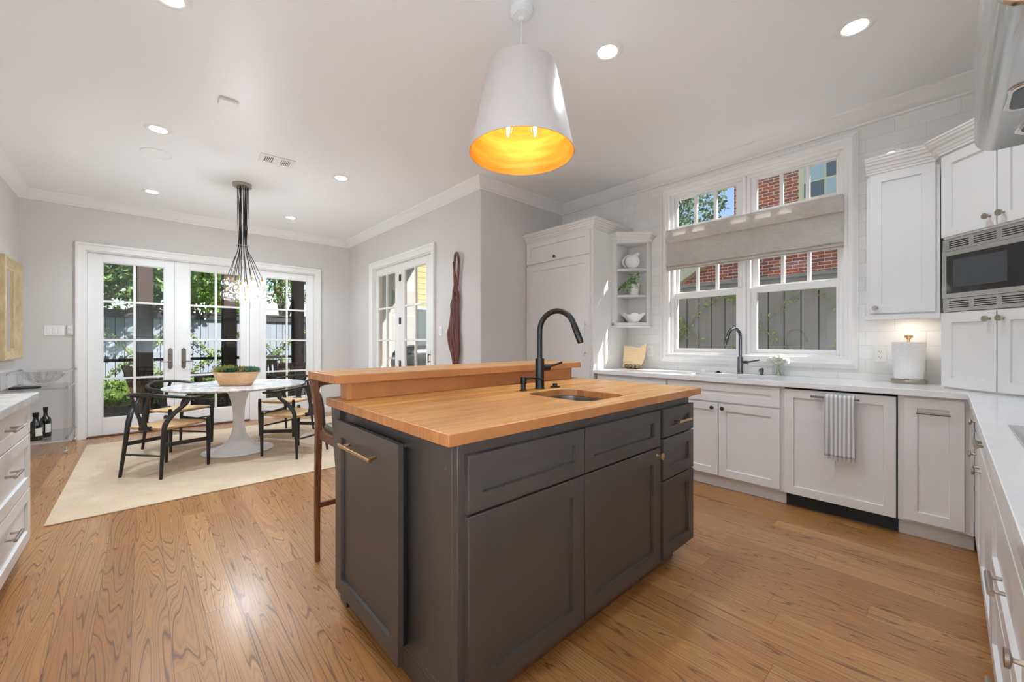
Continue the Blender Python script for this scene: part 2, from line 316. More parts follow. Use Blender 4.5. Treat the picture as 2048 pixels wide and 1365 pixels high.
# ------------------------------------------------------------------ mesh helpers
class MB:
    def __init__(s): s.v = []; s.f = []; s.m = []
    def add(s, vs, fs, m=0):
        o = len(s.v); s.v += [Vector(p) for p in vs]; s.f += [tuple(i+o for i in f) for f in fs]; s.m += [m]*len(fs); return s
    def box(s, a, b, m=0):
        (x0, y0, z0), (x1, y1, z1) = a, b
        return s.add([(x0, y0, z0), (x1, y0, z0), (x1, y1, z0), (x0, y1, z0), (x0, y0, z1), (x1, y0, z1), (x1, y1, z1), (x0, y1, z1)],
                     [(0, 3, 2, 1), (4, 5, 6, 7), (0, 1, 5, 4), (1, 2, 6, 5), (2, 3, 7, 6), (3, 0, 4, 7)], m)
    def fbox(s, fr, a, b, m=0):
        k = MB(); k.box(a, b); return s.add([fr(p) for p in k.v], k.f, m)
    def tube(s, pts, r, n=10, closed=False, m=0, flat=1.0, up=None, caps=True):
        P = [Vector(p) for p in pts]; N = len(P); R = r if isinstance(r, (list, tuple)) else [r]*N
        T = []
        for i in range(N):
            a = P[(i-1) % N] if (closed or i > 0) else P[0]; b = P[(i+1) % N] if (closed or i < N-1) else P[-1]
            T.append((b-a).normalized())
        u = Vector(up) if up else (Vector((0, 0, 1)) if abs(T[0].z) < .9 else Vector((1, 0, 0)))
        u = (u - T[0]*u.dot(T[0])).normalized(); vs = []
        for i in range(N):
            u = (u - T[i]*u.dot(T[i])).normalized(); w = T[i].cross(u)
            for k in range(n):
                a = 2*PI*k/n; vs.append(P[i] + (u*math.cos(a)*flat + w*math.sin(a))*R[i])
        fs = []; L = N if closed else N-1
        for i in range(L):
            j = (i+1) % N
            for k in range(n): fs.append((i*n+k, i*n+(k+1) % n, j*n+(k+1) % n, j*n+k))
        if not closed and caps: fs += [tuple(range(n))[::-1], tuple((N-1)*n+k for k in range(n))]
        return s.add(vs, fs, m)
    def lathe(s, prof, c=(0, 0, 0), n=32, m=0, ax=None, sy=1.0, closed=False, caps=True):
        vs = []; c = Vector(c)
        if ax is None: X, Y, Z = Vector((1, 0, 0)), Vector((0, 1, 0)), Vector((0, 0, 1))
        else:
            Z = Vector(ax).normalized(); X = Z.orthogonal().normalized(); Y = Z.cross(X)
        for r, z in prof:
            for k in range(n):
                a = 2*PI*k/n; vs.append(c + X*(r*math.cos(a)) + Y*(r*sy*math.sin(a)) + Z*z)
        fs = []; L = len(prof)
        for i in range(L if closed else L-1):
            j = (i+1) % L
            for k in range(n): fs.append((i*n+k, i*n+(k+1) % n, j*n+(k+1) % n, j*n+k))
        if not closed and caps:
            if prof[0][0] > 1e-6: fs.append(tuple(range(n))[::-1])
            if prof[-1][0] > 1e-6: fs.append(tuple((L-1)*n+k for k in range(n)))
        return s.add(vs, fs, m)
    def sphere(s, c, r, n=14, m=0, sc_=(1, 1, 1)):
        k = n//2; prof = [(max(1e-4, math.sin(PI*i/k)), -math.cos(PI*i/k)) for i in range(k+1)]
        t = MB().lathe(prof, (0, 0, 0), n); c = Vector(c)
        return s.add([c+Vector((p.x*r*sc_[0], p.y*r*sc_[1], p.z*r*sc_[2])) for p in t.v], t.f, m)
    def prism(s, poly, fr, d0, d1, m=0):
        """poly in the frame's (a,b) plane, extruded along c"""
        n = len(poly); vs = [fr((a, b, d0)) for a, b in poly] + [fr((a, b, d1)) for a, b in poly]
        fs = [tuple(range(n))[::-1], tuple(range(n, 2*n))] + [(i, (i+1) % n, n+(i+1) % n, n+i) for i in range(n)]
        return s.add(vs, fs, m)
    def xform(s, mat):
        s.v = [mat @ v for v in s.v]; return s
    def build(s, name, mats, parent=None, smooth=40, bevel=0.0, kind=None, solid=0.0, seg=2, recalc=True, side=None):
        if not isinstance(mats, (list, tuple)): mats = [mats]
        me = bpy.data.meshes.new(name); o = bpy.data.objects.new(name, me)
        if parent is not None:
            root = parent
            while root.parent: root = root.parent
            inv = root.matrix_basis.inverted(); vs = [inv @ v for v in s.v] if not s.__dict__.get('local') else s.v
        else:
            xs = [v.x for v in s.v]; ys = [v.y for v in s.v]; zs = [v.z for v in s.v]
            base = Vector(((min(xs)+max(xs))/2, (min(ys)+max(ys))/2, min(zs)))
            vs = [v-base for v in s.v]; o.location = base
        me.from_pydata([tuple(v) for v in vs], [], s.f)
        for k in mats: me.materials.append(M[k] if isinstance(k, str) else k)
        me.polygons.foreach_set('material_index', s.m)
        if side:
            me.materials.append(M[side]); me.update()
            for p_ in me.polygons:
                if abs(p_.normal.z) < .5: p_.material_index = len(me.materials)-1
        if recalc:
            bm = bmesh.new(); bm.from_mesh(me); bmesh.ops.recalc_face_normals(bm, faces=bm.faces); bm.to_mesh(me); bm.free()
        if smooth:
            me.polygons.foreach_set('use_smooth', [True]*len(me.polygons)); me.set_sharp_from_angle(angle=math.radians(smooth))
        me.update(); COL.objects.link(o)
        if parent is not None: o.parent = parent
        if solid:
            md = o.modifiers.new('thick', 'SOLIDIFY'); md.thickness = solid; md.offset = 0
        if bevel:
            md = o.modifiers.new('edge', 'BEVEL'); md.width = bevel; md.segments = seg; md.limit_method = 'ANGLE'; md.angle_limit = math.radians(40)
        if kind: o['kind'] = kind
        return o
def tag(o, label, cat, group=None, kind=None):
    o['label'] = label; o['category'] = cat
    if group: o['group'] = group
    if kind: o['kind'] = kind
    return o
def thing(name, label, cat, loc=(0, 0, 0), rz=0, group=None):
    o = bpy.data.objects.new(name, None); COL.objects.link(o); o.location = loc; o.rotation_euler = (0, 0, rz)
    o.empty_display_size = .1; o.matrix_basis = Matrix.Translation(loc) @ Matrix.Rotation(rz, 4, 'Z')
    return tag(o, label, cat, group)
def dup(root, loc, rz=0, label=None, name=None):
    def cp(o, par):
        c = o.copy(); COL.objects.link(c); c.parent = par
        for ch in list(o.children): cp(ch, c)
        return c
    r = cp(root, None); r.location = loc; r.rotation_euler = (0, 0, rz)
    if label: r['label'] = label
    return r
def struct(mb, name, mats, label, cat, parent=None, **kw):
    o = mb.build(name, mats, parent, **kw)
    if parent is None: tag(o, label, cat, None, 'structure')
    return o
def frame(P, U, N, V=(0, 0, 1)):
    P, U, V, N = Vector(P), Vector(U).normalized(), Vector(V).normalized(), Vector(N).normalized()
    return lambda p: P + U*p[0] + V*p[1] + N*p[2]
def shaker(fr, w, h, rail=.058, t=.02, rec=.0115, brail=None, mb=None):
    """frame-and-panel front: c=0 is its back, c=t its face"""
    b = rail if brail is None else brail; mb = mb or MB(); e = .002
    o = [(0, 0), (w, 0), (w, h), (0, h)]; i1 = [(rail, b), (w-rail, b), (w-rail, h-b), (rail, h-b)]
    i2 = [(rail+e, b+e), (w-rail-e, b+e), (w-rail-e, h-b-e), (rail+e, h-b-e)]
    c = .0015; oc = [(c, c), (w-c, c), (w-c, h-c), (c, h-c)]
    vs = [fr((x, y, 0)) for x, y in o] + [fr((x, y, t-c)) for x, y in o] + [fr((x, y, t)) for x, y in oc] + [fr((x, y, t)) for x, y in i1] + [fr((x, y, t-rec)) for x, y in i2]
    fs = [(3, 2, 1, 0), (16, 17, 18, 19)]
    for k in range(4):
        j = (k+1) % 4
        for r in range(4): fs.append((r*4+k, r*4+j, r*4+4+j, r*4+4+k))
    return mb.add(vs, fs)
def bar_handle(fr, a0, a1, b, r=.0055, out=.032, vertical=False, post=.016, mb=None):
    mb = mb or MB(); q = (lambda s_, c: fr((b, s_, c))) if vertical else (lambda s_, c: fr((s_, b, c)))
    mb.tube([q(a0, out), q(a1, out)], r, 10)
    for s_ in (a0+(a1-a0)*post*8 if (a1-a0) < .3 else a0+.03, a1-(a1-a0)*post*8 if (a1-a0) < .3 else a1-.03): mb.tube([q(s_, 0), q(s_, out)], r*.8, 8)
    return mb
def knob(fr, a, b, r=.0155, out=.028, mb=None):
    mb = mb or MB(); c = fr((a, b, 0)); ax = fr((a, b, 1))-c
    return mb.lathe([(.0068, 0), (.005, .004), (.005, out-.011), (r*.85, out-.009), (r, out-.007), (r, out-.001), (r*.93, out)], c, 18, ax=ax)
def rect_sweep(fr, u0, v0, u1, v1, prof, open_bottom=False, mb=None):
    """mitred frame round a rectangle; prof = [(outward, height)]"""
    mb = mb or MB(); n = len(prof); vs = []
    cs = [(u0, v0, -1, -1), (u0, v1, -1, 1), (u1, v1, 1, 1), (u1, v0, 1, -1)]
    for u, v, su, sv in cs:
        for d, h in prof: vs.append(fr((u+su*d, v if (open_bottom and sv < 0) else v+sv*d, h)))
    fs = []
    for c in range(3 if open_bottom else 4):
        e = (c+1) % 4
        for k in range(n):
            j = (k+1) % n; fs.append((c*n+k, c*n+j, e*n+j, e*n+k))
    if open_bottom: fs += [tuple(range(n)), tuple(3*n+k for k in range(n))[::-1]]
    return mb.add(vs, fs)
def path_sweep(pts, prof, z0, closed=False, mb=None):
    """profile (inward-left offset, z) swept along an XY polyline with mitres"""
    mb = mb or MB(); P = [Vector((x, y)) for x, y in pts]; N = len(P); n = len(prof); vs = []
    for i in range(N):
        d0 = (P[i]-P[i-1]).normalized() if (i > 0 or closed) else None
        d1 = (P[(i+1) % N]-P[i]).normalized() if (i < N-1 or closed) else None
        if d0 is None: d0 = d1
        if d1 is None: d1 = d0
        n0 = Vector((-d0.y, d0.x)); n1 = Vector((-d1.y, d1.x)); mm = (n0+n1); mm = mm/ max(1e-6, mm.dot(n0))
        for d, z in prof: vs.append((P[i].x+mm.x*d, P[i].y+mm.y*d, z0+z))
    fs = []
    for i in range(N if closed else N-1):
        j = (i+1) % N
        for k in range(n):
            q = (k+1) % n; fs.append((i*n+k, i*n+q, j*n+q, j*n+k))
    if not closed: fs += [tuple(range(n))[::-1], tuple((N-1)*n+k for k in range(n))]
    return mb.add(vs, fs)
def plate(outer, holes, z0, z1, mb=None):
    """flat slab with holes; loops are XY lists"""
    mb = mb or MB(); bm = bmesh.new(); loops = [outer]+holes; edges = []; cnt = []
    for L in loops:
        vs = [bm.verts.new((x, y, 0)) for x, y in L]; cnt.append(len(vs))
        for i in range(len(vs)): edges.append(bm.edges.new((vs[i], vs[(i+1) % len(vs)])))
    bmesh.ops.triangle_fill(bm, use_beauty=True, edges=edges, normal=(0, 0, 1))
    bm.verts.index_update(); V = [(v.co.x, v.co.y) for v in bm.verts]; F = [tuple(v.index for v in f.verts) for f in bm.faces]; bm.free()
    n = len(V); vs = [(x, y, z1) for x, y in V]+[(x, y, z0) for x, y in V]; fs = F+[tuple(i+n for i in f)[::-1] for f in F]
    o = 0
    for c in cnt:
        for i in range(c):
            a, b = o+i, o+(i+1) % c; fs.append((a, b, b+n, a+n))
        o += c
    return mb.add(vs, fs)
def rrect(x0, y0, x1, y1, r, n=6):
    out = []
    for cx, cy, a0 in ((x1-r, y1-r, 0), (x0+r, y1-r, 90), (x0+r, y0+r, 180), (x1-r, y0+r, 270)):
        for i in range(n+1):
            a = math.radians(a0+90*i/n); out.append((cx+r*math.cos(a), cy+r*math.sin(a)))
    return out
def basin(loop, z1, depth, t=.0015, mb=None):
    """open sink bowl hanging from z1"""
    mb = mb or MB(); cx = sum(p[0] for p in loop)/len(loop); cy = sum(p[1] for p in loop)/len(loop); n = len(loop); vs = []
    rows = [(1.03, z1), (1.03, z1-.004), (1.0, z1-.004), (.985, z1-depth+.03), (.95, z1-depth+.006), (.86, z1-depth)]
    for s_, z in rows: vs += [(cx+(x-cx)*s_, cy+(y-cy)*s_, z) for x, y in loop]
    fs = []
    for r in range(len(rows)-1):
        for k in range(n): fs.append((r*n+k, r*n+(k+1) % n, (r+1)*n+(k+1) % n, (r+1)*n+k))
    fs.append(tuple((len(rows)-1)*n+k for k in range(n)))
    return mb.add(vs, fs)
def bez(pts, n=24):
    """smooth Catmull-Rom through points"""
    P = [Vector(p) for p in pts]; P = [P[0]*2-P[1]]+P+[P[-1]*2-P[-2]]; out = []
    S = len(P)-3
    for i in range(S):
        for k in range(max(2, n//S)):
            t = k/max(2, n//S); a, b, c, d = P[i:i+4]
            out.append(.5*((2*b)+(c-a)*t+(2*a-5*b+4*c-d)*t*t+(3*b-a-3*c+d)*t**3))
    out.append(P[-2].copy()); return out
def leaves(mb, pts, size, rng, m=0, droop=0.0, wide=.5, normal=None):
    for p in pts:
        p = Vector(p); L = size*(.6+.8*rng.random())
        d = Vector((rng.gauss(0, 1), rng.gauss(0, 1), rng.gauss(0, 1)-droop)).normalized()
        if normal is not None: d = (d - Vector(normal)*d.dot(Vector(normal))*.7).normalized()
        w = d.cross(Vector((rng.gauss(0, 1), rng.gauss(0, 1), rng.gauss(0, 1)))).normalized()*L*wide*.5
        k = d.cross(w).normalized()*L*.1
        mb.add([p, p+d*L*.45+w+k, p+d*L, p+d*L*.45-w+k], [(0, 1, 2), (0, 2, 3)], m)
    return mb

# ------------------------------------------------------------------ room shell
struct(MB().box((-1.2, -.85, -.12), (4.2, 7.36, 0)), 'floor', 'floor', 'glossy honey oak plank floor of the kitchen and dining room', 'floor')
struct(MB().box((-1.2, -.85, 2.97), (4.21, 7.37, 3.15)), 'ceiling', 'ceiling', 'smooth white ceiling with recessed lamps', 'ceiling')
struct(MB().box((-1.203, -.85, 0), (-1.053, 7.37, 2.97)), 'wall_left', 'wall', 'pale grey wall at the left holding the gilt mirror', 'wall')
w = MB(); Y0, Y1 = 7.22, 7.37
w.box((-1.053, Y0, 0), (-.515, Y1, 2.97)).box((2.128, Y0, 0), (2.85, Y1, 2.97)).box((-.515, Y0, 2.335), (2.128, Y1, 2.97))
struct(w, 'wall_back', 'wall', 'pale grey end wall around the wide glazed doors', 'wall')
w = MB().box((2.70, 3.44, 0), (2.85, 4.438, 2.97)).box((2.70, 6.196, 0), (2.85, 7.22, 2.97)).box((2.70, 4.438, 2.352), (2.85, 6.196, 2.97))
struct(w, 'wall_side', 'wall', 'pale grey wall with the double glazed door and wood carving', 'wall')
struct(MB().box((2.85, 3.44, 0), (4.21, 3.59, 2.97)), 'wall_return', 'wall', 'short pale grey return wall left of the tall panelled fridge', 'wall')
w = MB(); X0, X1 = 4.06, 4.21
w.box((X0, -.85, 0), (X1, .555, 2.97)).box((X0, 1.978, 0), (X1, 3.44, 2.97)).box((X0, .555, 0), (X1, 1.978, 1.08)).box((X0, .555, 2.735), (X1, 1.978, 2.97))
struct(w, 'wall_window', 'tile', 'wall of glossy white tiles around the kitchen window', 'wall')
struct(MB().box((-1.053, -.85, 0), (4.06, -.70, 2.97)), 'wall_right', 'tile', 'white tiled wall behind the cooktop and hood', 'wall')
struct(path_sweep([(-1.053, -.70), (4.06, -.70), (4.06, 3.44), (2.70, 3.44), (2.70, 7.22), (-1.053, 7.22)],
       [(0, 0), (.012, 0), (.016, .012), (.03, .018), (.05, .04), (.078, .078), (.09, .085), (.098, .095), (.098, .11), (0, .11)], 2.86, True),
       'trim_1', 'trim', 'white crown moulding running round the top of all walls', 'crown moulding', smooth=30)
BB = [(0, 0), (.016, 0), (.016, .10), (.012, .118), (.006, .13), (0, .13)]
struct(path_sweep([(-.612, 7.22), (-1.053, 7.22), (-1.053, 3.52)], BB, 0), 'baseboard_left', 'trim', 'white baseboard behind the clear acrylic cart', 'baseboard')
struct(path_sweep([(2.70, 6.29), (2.70, 7.22), (2.225, 7.22)], BB, 0), 'baseboard_back', 'trim', 'white baseboard in the far right corner of the dining area', 'baseboard')
struct(path_sweep([(2.85, 3.44), (2.70, 3.44), (2.70, 4.34)], BB, 0), 'baseboard_side', 'trim', 'white baseboard under the wood carving', 'baseboard')
CAS = [(0, 0), (0, .018), (.012, .022), (.06, .027), (.066, .036), (.09, .036), (.094, .03), (.094, 0)]
back = frame((0, 7.22, 0), (1, 0, 0), (0, -1, 0))
struct(rect_sweep(back, -.515, 0, 2.128, 2.335, CAS, True), 'trim_2', 'trim', 'wide white casing round the three glazed garden doors', 'door casing', bevel=.001)
side = frame((2.70, 0, 0), (0, -1, 0), (-1, 0, 0))
struct(rect_sweep(side, -6.196, 0, -4.438, 2.352, CAS, True), 'trim_3', 'trim', 'white casing round the double glazed door by the carving', 'door casing', bevel=.001)
wf = frame((4.06, 0, 0), (0, -1, 0), (-1, 0, 0))
struct(rect_sweep(wf, -1.978, 1.08, -.555, 2.735, [(-.004, -.14), (-.004, .012), (.004, .02), (.018, .02), (.03, .034), (.05, .038), (.066, .03), (.078, .02), (.086, .02), (.086, 0), (.01, 0), (.01, -.14)]),
       'trim_4', 'trim', 'broad rounded white casing framing the kitchen window', 'window casing', smooth=35)
# jamb boards and mullions of the door openings
j = MB().box((-.515, 7.22, 0), (-.507, 7.37, 2.335)).box((2.12, 7.22, 0), (2.128, 7.37, 2.335)).box((-.515, 7.22, 2.318), (2.128, 7.37, 2.335)).box((1.206, 7.238, 0), (1.334, 7.35, 2.318))
struct(j, 'trim_5', 'trim', 'white jambs and post between the garden doors', 'door jamb', bevel=.002)
struct(MB().box((-.515, 7.20, 0), (1.206, 7.37, .016)), 'trim_6', 'walnut', 'dark wooden threshold under the two garden doors', 'threshold')
j = MB().box((2.70, 6.186, 0), (2.85, 6.196, 2.352)).box((2.70, 4.438, 0), (2.85, 4.448, 2.352)).box((2.70, 4.438, 2.34), (2.85, 6.196, 2.352))
struct(j, 'trim_7', 'trim', 'white jambs of the double door by the carving', 'door jamb')

def glazed(fr, w, z0, z1, g, rows, name, label, cols=2, t=.045, mun=.026):
    """french door leaf: a along the leaf, b up, c=0 room face; g=(glass a0,b0,a1,b1)"""
    a0, b0, a1, b1 = g; mb = MB()
    mb.fbox(fr, (0, z0, -t), (a0, z1, 0)).fbox(fr, (a1, z0, -t), (w, z1, 0)).fbox(fr, (a0, z0, -t), (a1, b0, 0)).fbox(fr, (a0, b1, -t), (a1, z1, 0))
    for s_ in ((a0+.0, b0, a0+.01, b1), (a1-.01, b0, a1, b1), (a0, b0, a1, b0+.01), (a0, b1-.01, a1, b1)): mb.fbox(fr, (s_[0], s_[1], -t+.008), (s_[2], s_[3], -.008))
    for k in range(1, cols):
        x = a0+(a1-a0)*k/cols; mb.fbox(fr, (x-mun/2, b0, -t+.006), (x+mun/2, b1, -.006))
    for z in rows: mb.fbox(fr, (a0, z-mun/2, -t+.007), (a1, z+mun/2, -.007))
    o = struct(mb, name, 'trim', label, 'door', bevel=.0025, smooth=30)
    struct(MB().fbox(fr, (a0, b0, -t/2-.002), (a1, b1, -t/2+.002)), 'pane', 'glass', '', '', o, smooth=0)
    return o
ROWS = (1.716, 1.2245, .728)
d1 = glazed(frame((-.505, 7.25, 0), (1, 0, 0), (0, -1, 0)), .825, .018, 2.316, (.128, .227, .722, 2.213), ROWS, 'door_1', 'left garden door leaf with the thumbturn lock')
d2 = glazed(frame((.323, 7.25, 0), (1, 0, 0), (0, -1, 0)), .882, .018, 2.316, (.164, .227, .765, 2.213), ROWS, 'door_2', 'middle garden door leaf behind the glass bubble chandelier')
d3 = glazed(frame((1.336, 7.25, 0), (1, 0, 0), (0, -1, 0)), .782, .0, 2.316, (.085, .30, .681, 2.213), ROWS, 'door_3', 'fixed right garden door panel without any handle')
d4 = glazed(frame((2.745, 6.185, 0), (0, -1, 0), (-1, 0, 0)), .80, .018, 2.338, (.055, .227, .645, 2.24), ROWS, 'door_4', 'left leaf of the double door beside the far corner')
d5 = glazed(frame((2.745, 5.382, 0), (0, -1, 0), (-1, 0, 0)), .932, .018, 2.338, (.118, .227, .727, 2.24), ROWS, 'door_5', 'right leaf of the double door next to the wood carving')
def lever(parent, x, dirn, lock):
    fr = frame((x, 7.25, .972), (1, 0, 0), (0, -1, 0))
    mb = MB().prism([(-.025, -.125), (0, -.148), (.025, -.125), (.025, .125), (.012, .135), (0, .148), (-.012, .135), (-.025, .125)], fr, 0, .008)
    h = mb.build('handle', 'dknickel', parent, bevel=.0015)
    l = MB().lathe([(.017, 0), (.017, .006), (.009, .012), (.009, .045)], fr((0, -.045, .008)), 16, ax=(0, -1, 0)).tube([fr((0, -.045, .05)), fr((dirn*.03, -.045, .054)), fr((dirn*.105, -.04, .05))], [.009, .008, .006], 8)
    l.build('lever', 'dknickel', h)
    if lock: MB().lathe([(.018, 0), (.018, .006), (.012, .009)], fr((0, .06, .008)), 16, ax=(0, -1, 0)).fbox(fr, (-.004, .045, .016), (.004, .075, .03)).build('thumbturn', 'dknickel', h)
lever(d1, .279, -1, True); lever(d2, .421, 1, False)
for z in (2.13, 1.505, .883): MB().tube([(2.738, 5.383, z-.05), (2.738, 5.383, z+.05)], .009, 10).box((2.741, 5.35, z-.045), (2.7455, 5.416, z+.045)).build('hinge', 'dknickel', d4)
MB().tube([(2.738, 4.452, 1.76), (2.738, 4.452, 1.86)], .009, 10).build('hinge', 'dknickel', d5)
fr = frame((2.745, 4.52, .99), (0, -1, 0), (-1, 0, 0))
MB().fbox(fr, (-.018, -.10, 0), (.018, .10, .007)).build('handle', 'dknickel', d5, bevel=.002)
bar_handle(fr, -.06, .06, 0, .008, .05, True).build('pull', 'dknickel', d5)

def sash_window(name, ya, yb, ga, gb, label):
    """ya>yb outer edges, ga>gb glass edges along y"""
    fr = frame((4.10, ya, 0), (0, -1, 0), (-1, 0, 0)); W = ya-yb; a0, a1 = ya-ga, ya-gb
    mb = MB()   # outer frame: jambs, head, sill, transom bar
    mb.fbox(fr, (0, 1.082, -.10), (.03, 2.732, .015)).fbox(fr, (W-.03, 1.082, -.10), (W, 2.732, .015)).fbox(fr, (.03, 2.70, -.10), (W-.03, 2.732, .015)).fbox(fr, (.03, 1.082, -.10), (W-.03, 1.10, .018)).fbox(fr, (.03, 2.20, -.10), (W-.03, 2.38, .015))
    o = struct(mb, name, 'trim', label, 'window', bevel=.003)
    def sash(nm, b0, b1, g0, g1, c0, c1, mun):
        s_ = MB(); l = .03; r = W-.03
        s_.fbox(fr, (l, b0, c0), (a0, b1, c1)).fbox(fr, (a1, b0, c0), (r, b1, c1)).fbox(fr, (a0, b0, c0), (a1, g0, c1)).fbox(fr, (a0, g1, c0), (a1, b1, c1))
        if mun:
            for k in (1, 2):
                x = a0+(a1-a0)*k/3; s_.fbox(fr, (x-.014, g0, c0+.008), (x+.014, g1, c1-.004))
        q = s_.build(nm, 'trim', o, bevel=.0025)
        MB().fbox(fr, (a0, g0, (c0+c1)/2-.002), (a1, g1, (c0+c1)/2+.002)).build('pane', 'glass', q, smooth=0)
    sash('transom_sash', 2.38, 2.70, 2.402, 2.68, -.05, -.005, True)
    sash('upper_sash', 1.66, 2.20, 1.72, 2.16, -.09, -.048, True)
    sash('lower_sash', 1.10, 1.705, 1.135, 1.648, -.045, -.002, False)
    return o
sash_window('window_1', 1.974, 1.262, 1.922, 1.352, 'left kitchen window unit behind the sink tap')
sash_window('window_2', 1.258, .559, 1.180, .612, 'right kitchen window unit behind the white flowers')

# ------------------------------------------------------------------ ceiling fittings
def downlight(p, label, r=.082, watts=None, spread=118):
    t = thing('recessed_light', label, 'ceiling light', (p[0], p[1], 2.97), 0, 'recessed ceiling lights')
    x, y = p; MB().lathe([(r*.7, 0), (r*.7, -.004), (r*.78, -.007), (r, -.005), (r+.012, -.001), (r+.012, 0)], (x, y, 2.97), 40).build('trim_ring', 'white_plastic', t)
    MB().lathe([(.0001, -.003), (r*.45, -.0032), (r*.7, -.0025), (r*.7, -.0005), (.0001, -.0005)], (x, y, 2.97), 32).build('lens', 'lens', t)
    ld = bpy.data.lights.new('lamp', 'AREA'); ld.shape = 'DISK'; ld.size = r*1.35; ld.energy = watts or CAN_W; ld.spread = math.radians(spread); ld.color = CAN_COL
    lo = bpy.data.objects.new('lamp', ld); COL.objects.link(lo); lo.parent = t; lo.location = (0, 0, -.0045)
    return t
L0 = downlight((.10, 2.70), 'recessed ceiling light cut off by the top edge, nearest on the left')
for p, l in (((.095, 4.445), 'recessed ceiling light beside the round ceiling speaker'),
             ((.08, 6.34), 'recessed ceiling light above the left garden door'),
             ((1.548, 6.34), 'small far recessed ceiling light right of the bubble chandelier'),
             ((1.573, 4.433), 'recessed ceiling light between the air vent and the wall corner'),
             ((2.08, 1.404), 'recessed ceiling light just right of the white pendant shade')):
    dup(L0, (p[0], p[1], 2.97), 0, l)
downlight((2.935, .355), 'recessed ceiling light at upper right near the steel hood', watts=3.2)
# unseen fill lamps, added so the near counters bounce light upwards
K0 = downlight((-.80, 1.15), 'added fill lamp over the near left counter, out of view, farthest of three', .07, FILL_W, 34)
for p, l in (((-.80, .45), 'added fill lamp over the near left counter, out of view, middle of three'), ((-.80, -.25), 'added fill lamp over the near left counter, out of view, nearest of three')):
    dup(K0, (p[0], p[1], 2.97), 0, l)
K1 = downlight((.42, -.46), 'added fill lamp over the near right counter, out of view, farther of two', .07, FILL_W*1.25, 30)
dup(K1, (-.14, -.46, 2.97), 0, 'added fill lamp over the near right counter, out of view, nearer of two')
t = thing('ceiling_speaker', 'flush round white speaker grille on the ceiling', 'speaker', (.098, 5.024, 2.97))
MB().lathe([(.118, 0), (.118, -.005), (.112, -.007), (.105, -.004), (.105, 0)], (.098, 5.024, 2.97), 48).build('rim', 'white_plastic', t)
MB().lathe([(.0001, -.003), (.105, -.003), (.105, 0), (.0001, 0)], (.098, 5.024, 2.97), 48).build('grille', 'ceiling', t)
t = thing('air_vent', 'white rectangular louvred air vent on the ceiling', 'vent', (.962, 4.435, 2.97))
fr = frame((.962, 4.435, 2.97), (1, -.06, 0), (0, 0, -1), (.06, 1, 0))
MB().fbox(fr, (-.145, -.105, 0), (.145, -.07, .008)).fbox(fr, (-.145, .07, 0), (.145, .105, .008)).fbox(fr, (-.145, -.07, 0), (-.11, .07, .008)).fbox(fr, (.11, -.07, 0), (.145, .07, .008)).fbox(fr, (-.035, -.07, 0), (.035, .07, .007)).build('frame', 'white_plastic', t, bevel=.002)
MB().fbox(fr, (-.11, -.07, 0), (.11, .07, .0012)).build('duct', 'dark_gap', t)
for k in range(5):
    for s_ in (-1, 1):
        sl = MB(); x = s_*(.045+k*.0145); sl.add([fr((x-.005, -.07, .002)), fr((x+.001, -.07, .007)), fr((x+.001, .07, .007)), fr((x-.005, .07, .002)), fr((x-.003, -.07, .0015)), fr((x+.003, -.07, .0065)), fr((x+.003, .07, .0065)), fr((x-.003, .07, .0015))],
                                    [(0, 1, 2, 3), (7, 6, 5, 4), (0, 4, 5, 1), (3, 2, 6, 7)]).build('slat', 'white_plastic', t)
t = thing('ceiling_sensor', 'small white rectangular sensor stuck on the ceiling', 'sensor', (.463, 3.585, 2.97))
MB().box((.405, 3.54, 2.95), (.52, 3.63, 2.97)).build('housing', 'white_plastic', t, bevel=.004)
MB().box((.488, 3.575, 2.9495), (.50, 3.595, 2.951)).build('button', 'trim', t)

# white pendant over the island
px_, py_ = 1.482, 1.535
t = thing('pendant_lamp', 'white drum pendant lamp with a gold lining above the island', 'pendant lamp', (px_, py_, 2.97))
MB().lathe([(.0001, 0), (.062, 0), (.062, -.022), (.05, -.03), (.048, -.04), (.02, -.045), (.012, -.062), (.0001, -.062)][::-1], (px_, py_, 2.97), 32).build('canopy', 'white_plastic', t)
MB().tube([(px_, py_, 2.91), (px_, py_, 2.655)], .0045, 8).build('cord', 'white_plastic', t)
sh = MB().lathe([(.276, 2.203), (.182, 2.648), (.176, 2.655), (.03, 2.665), (.0001, 2.665)], (px_, py_, 0), 72, caps=False).build('shade', 'shade_white', t)
ins = MB().lathe([(.276, 2.203), (.2725, 2.2025), (.178, 2.646), (.03, 2.655), (.0001, 2.655)], (px_, py_, 0), 72, caps=False).build('lining', 'goldleaf', sh)
for k in range(3):
    a = math.radians(-13+120*k); c = Vector((px_+.085*math.cos(a), py_+.085*math.sin(a), 2.375))
    b = MB().tube([(px_, py_, 2.655), (px_+.03*math.cos(a), py_+.03*math.sin(a), 2.60), c+Vector((0, 0, .10)), c+Vector((0, 0, .06))], .012, 8).build('socket', 'brass', t)
    MB().lathe([(.0001, -.06), (.022, -.05), (.032, -.015), (.028, .02), (.013, .055), (.012, .065)], c, 18).build('bulb_glass', 'globe', b)
    MB().lathe([(.0001, -.035), (.009, -.03), (.010, .02), (.0001, .03)], c, 10).build('filament', 'bulb2', b)

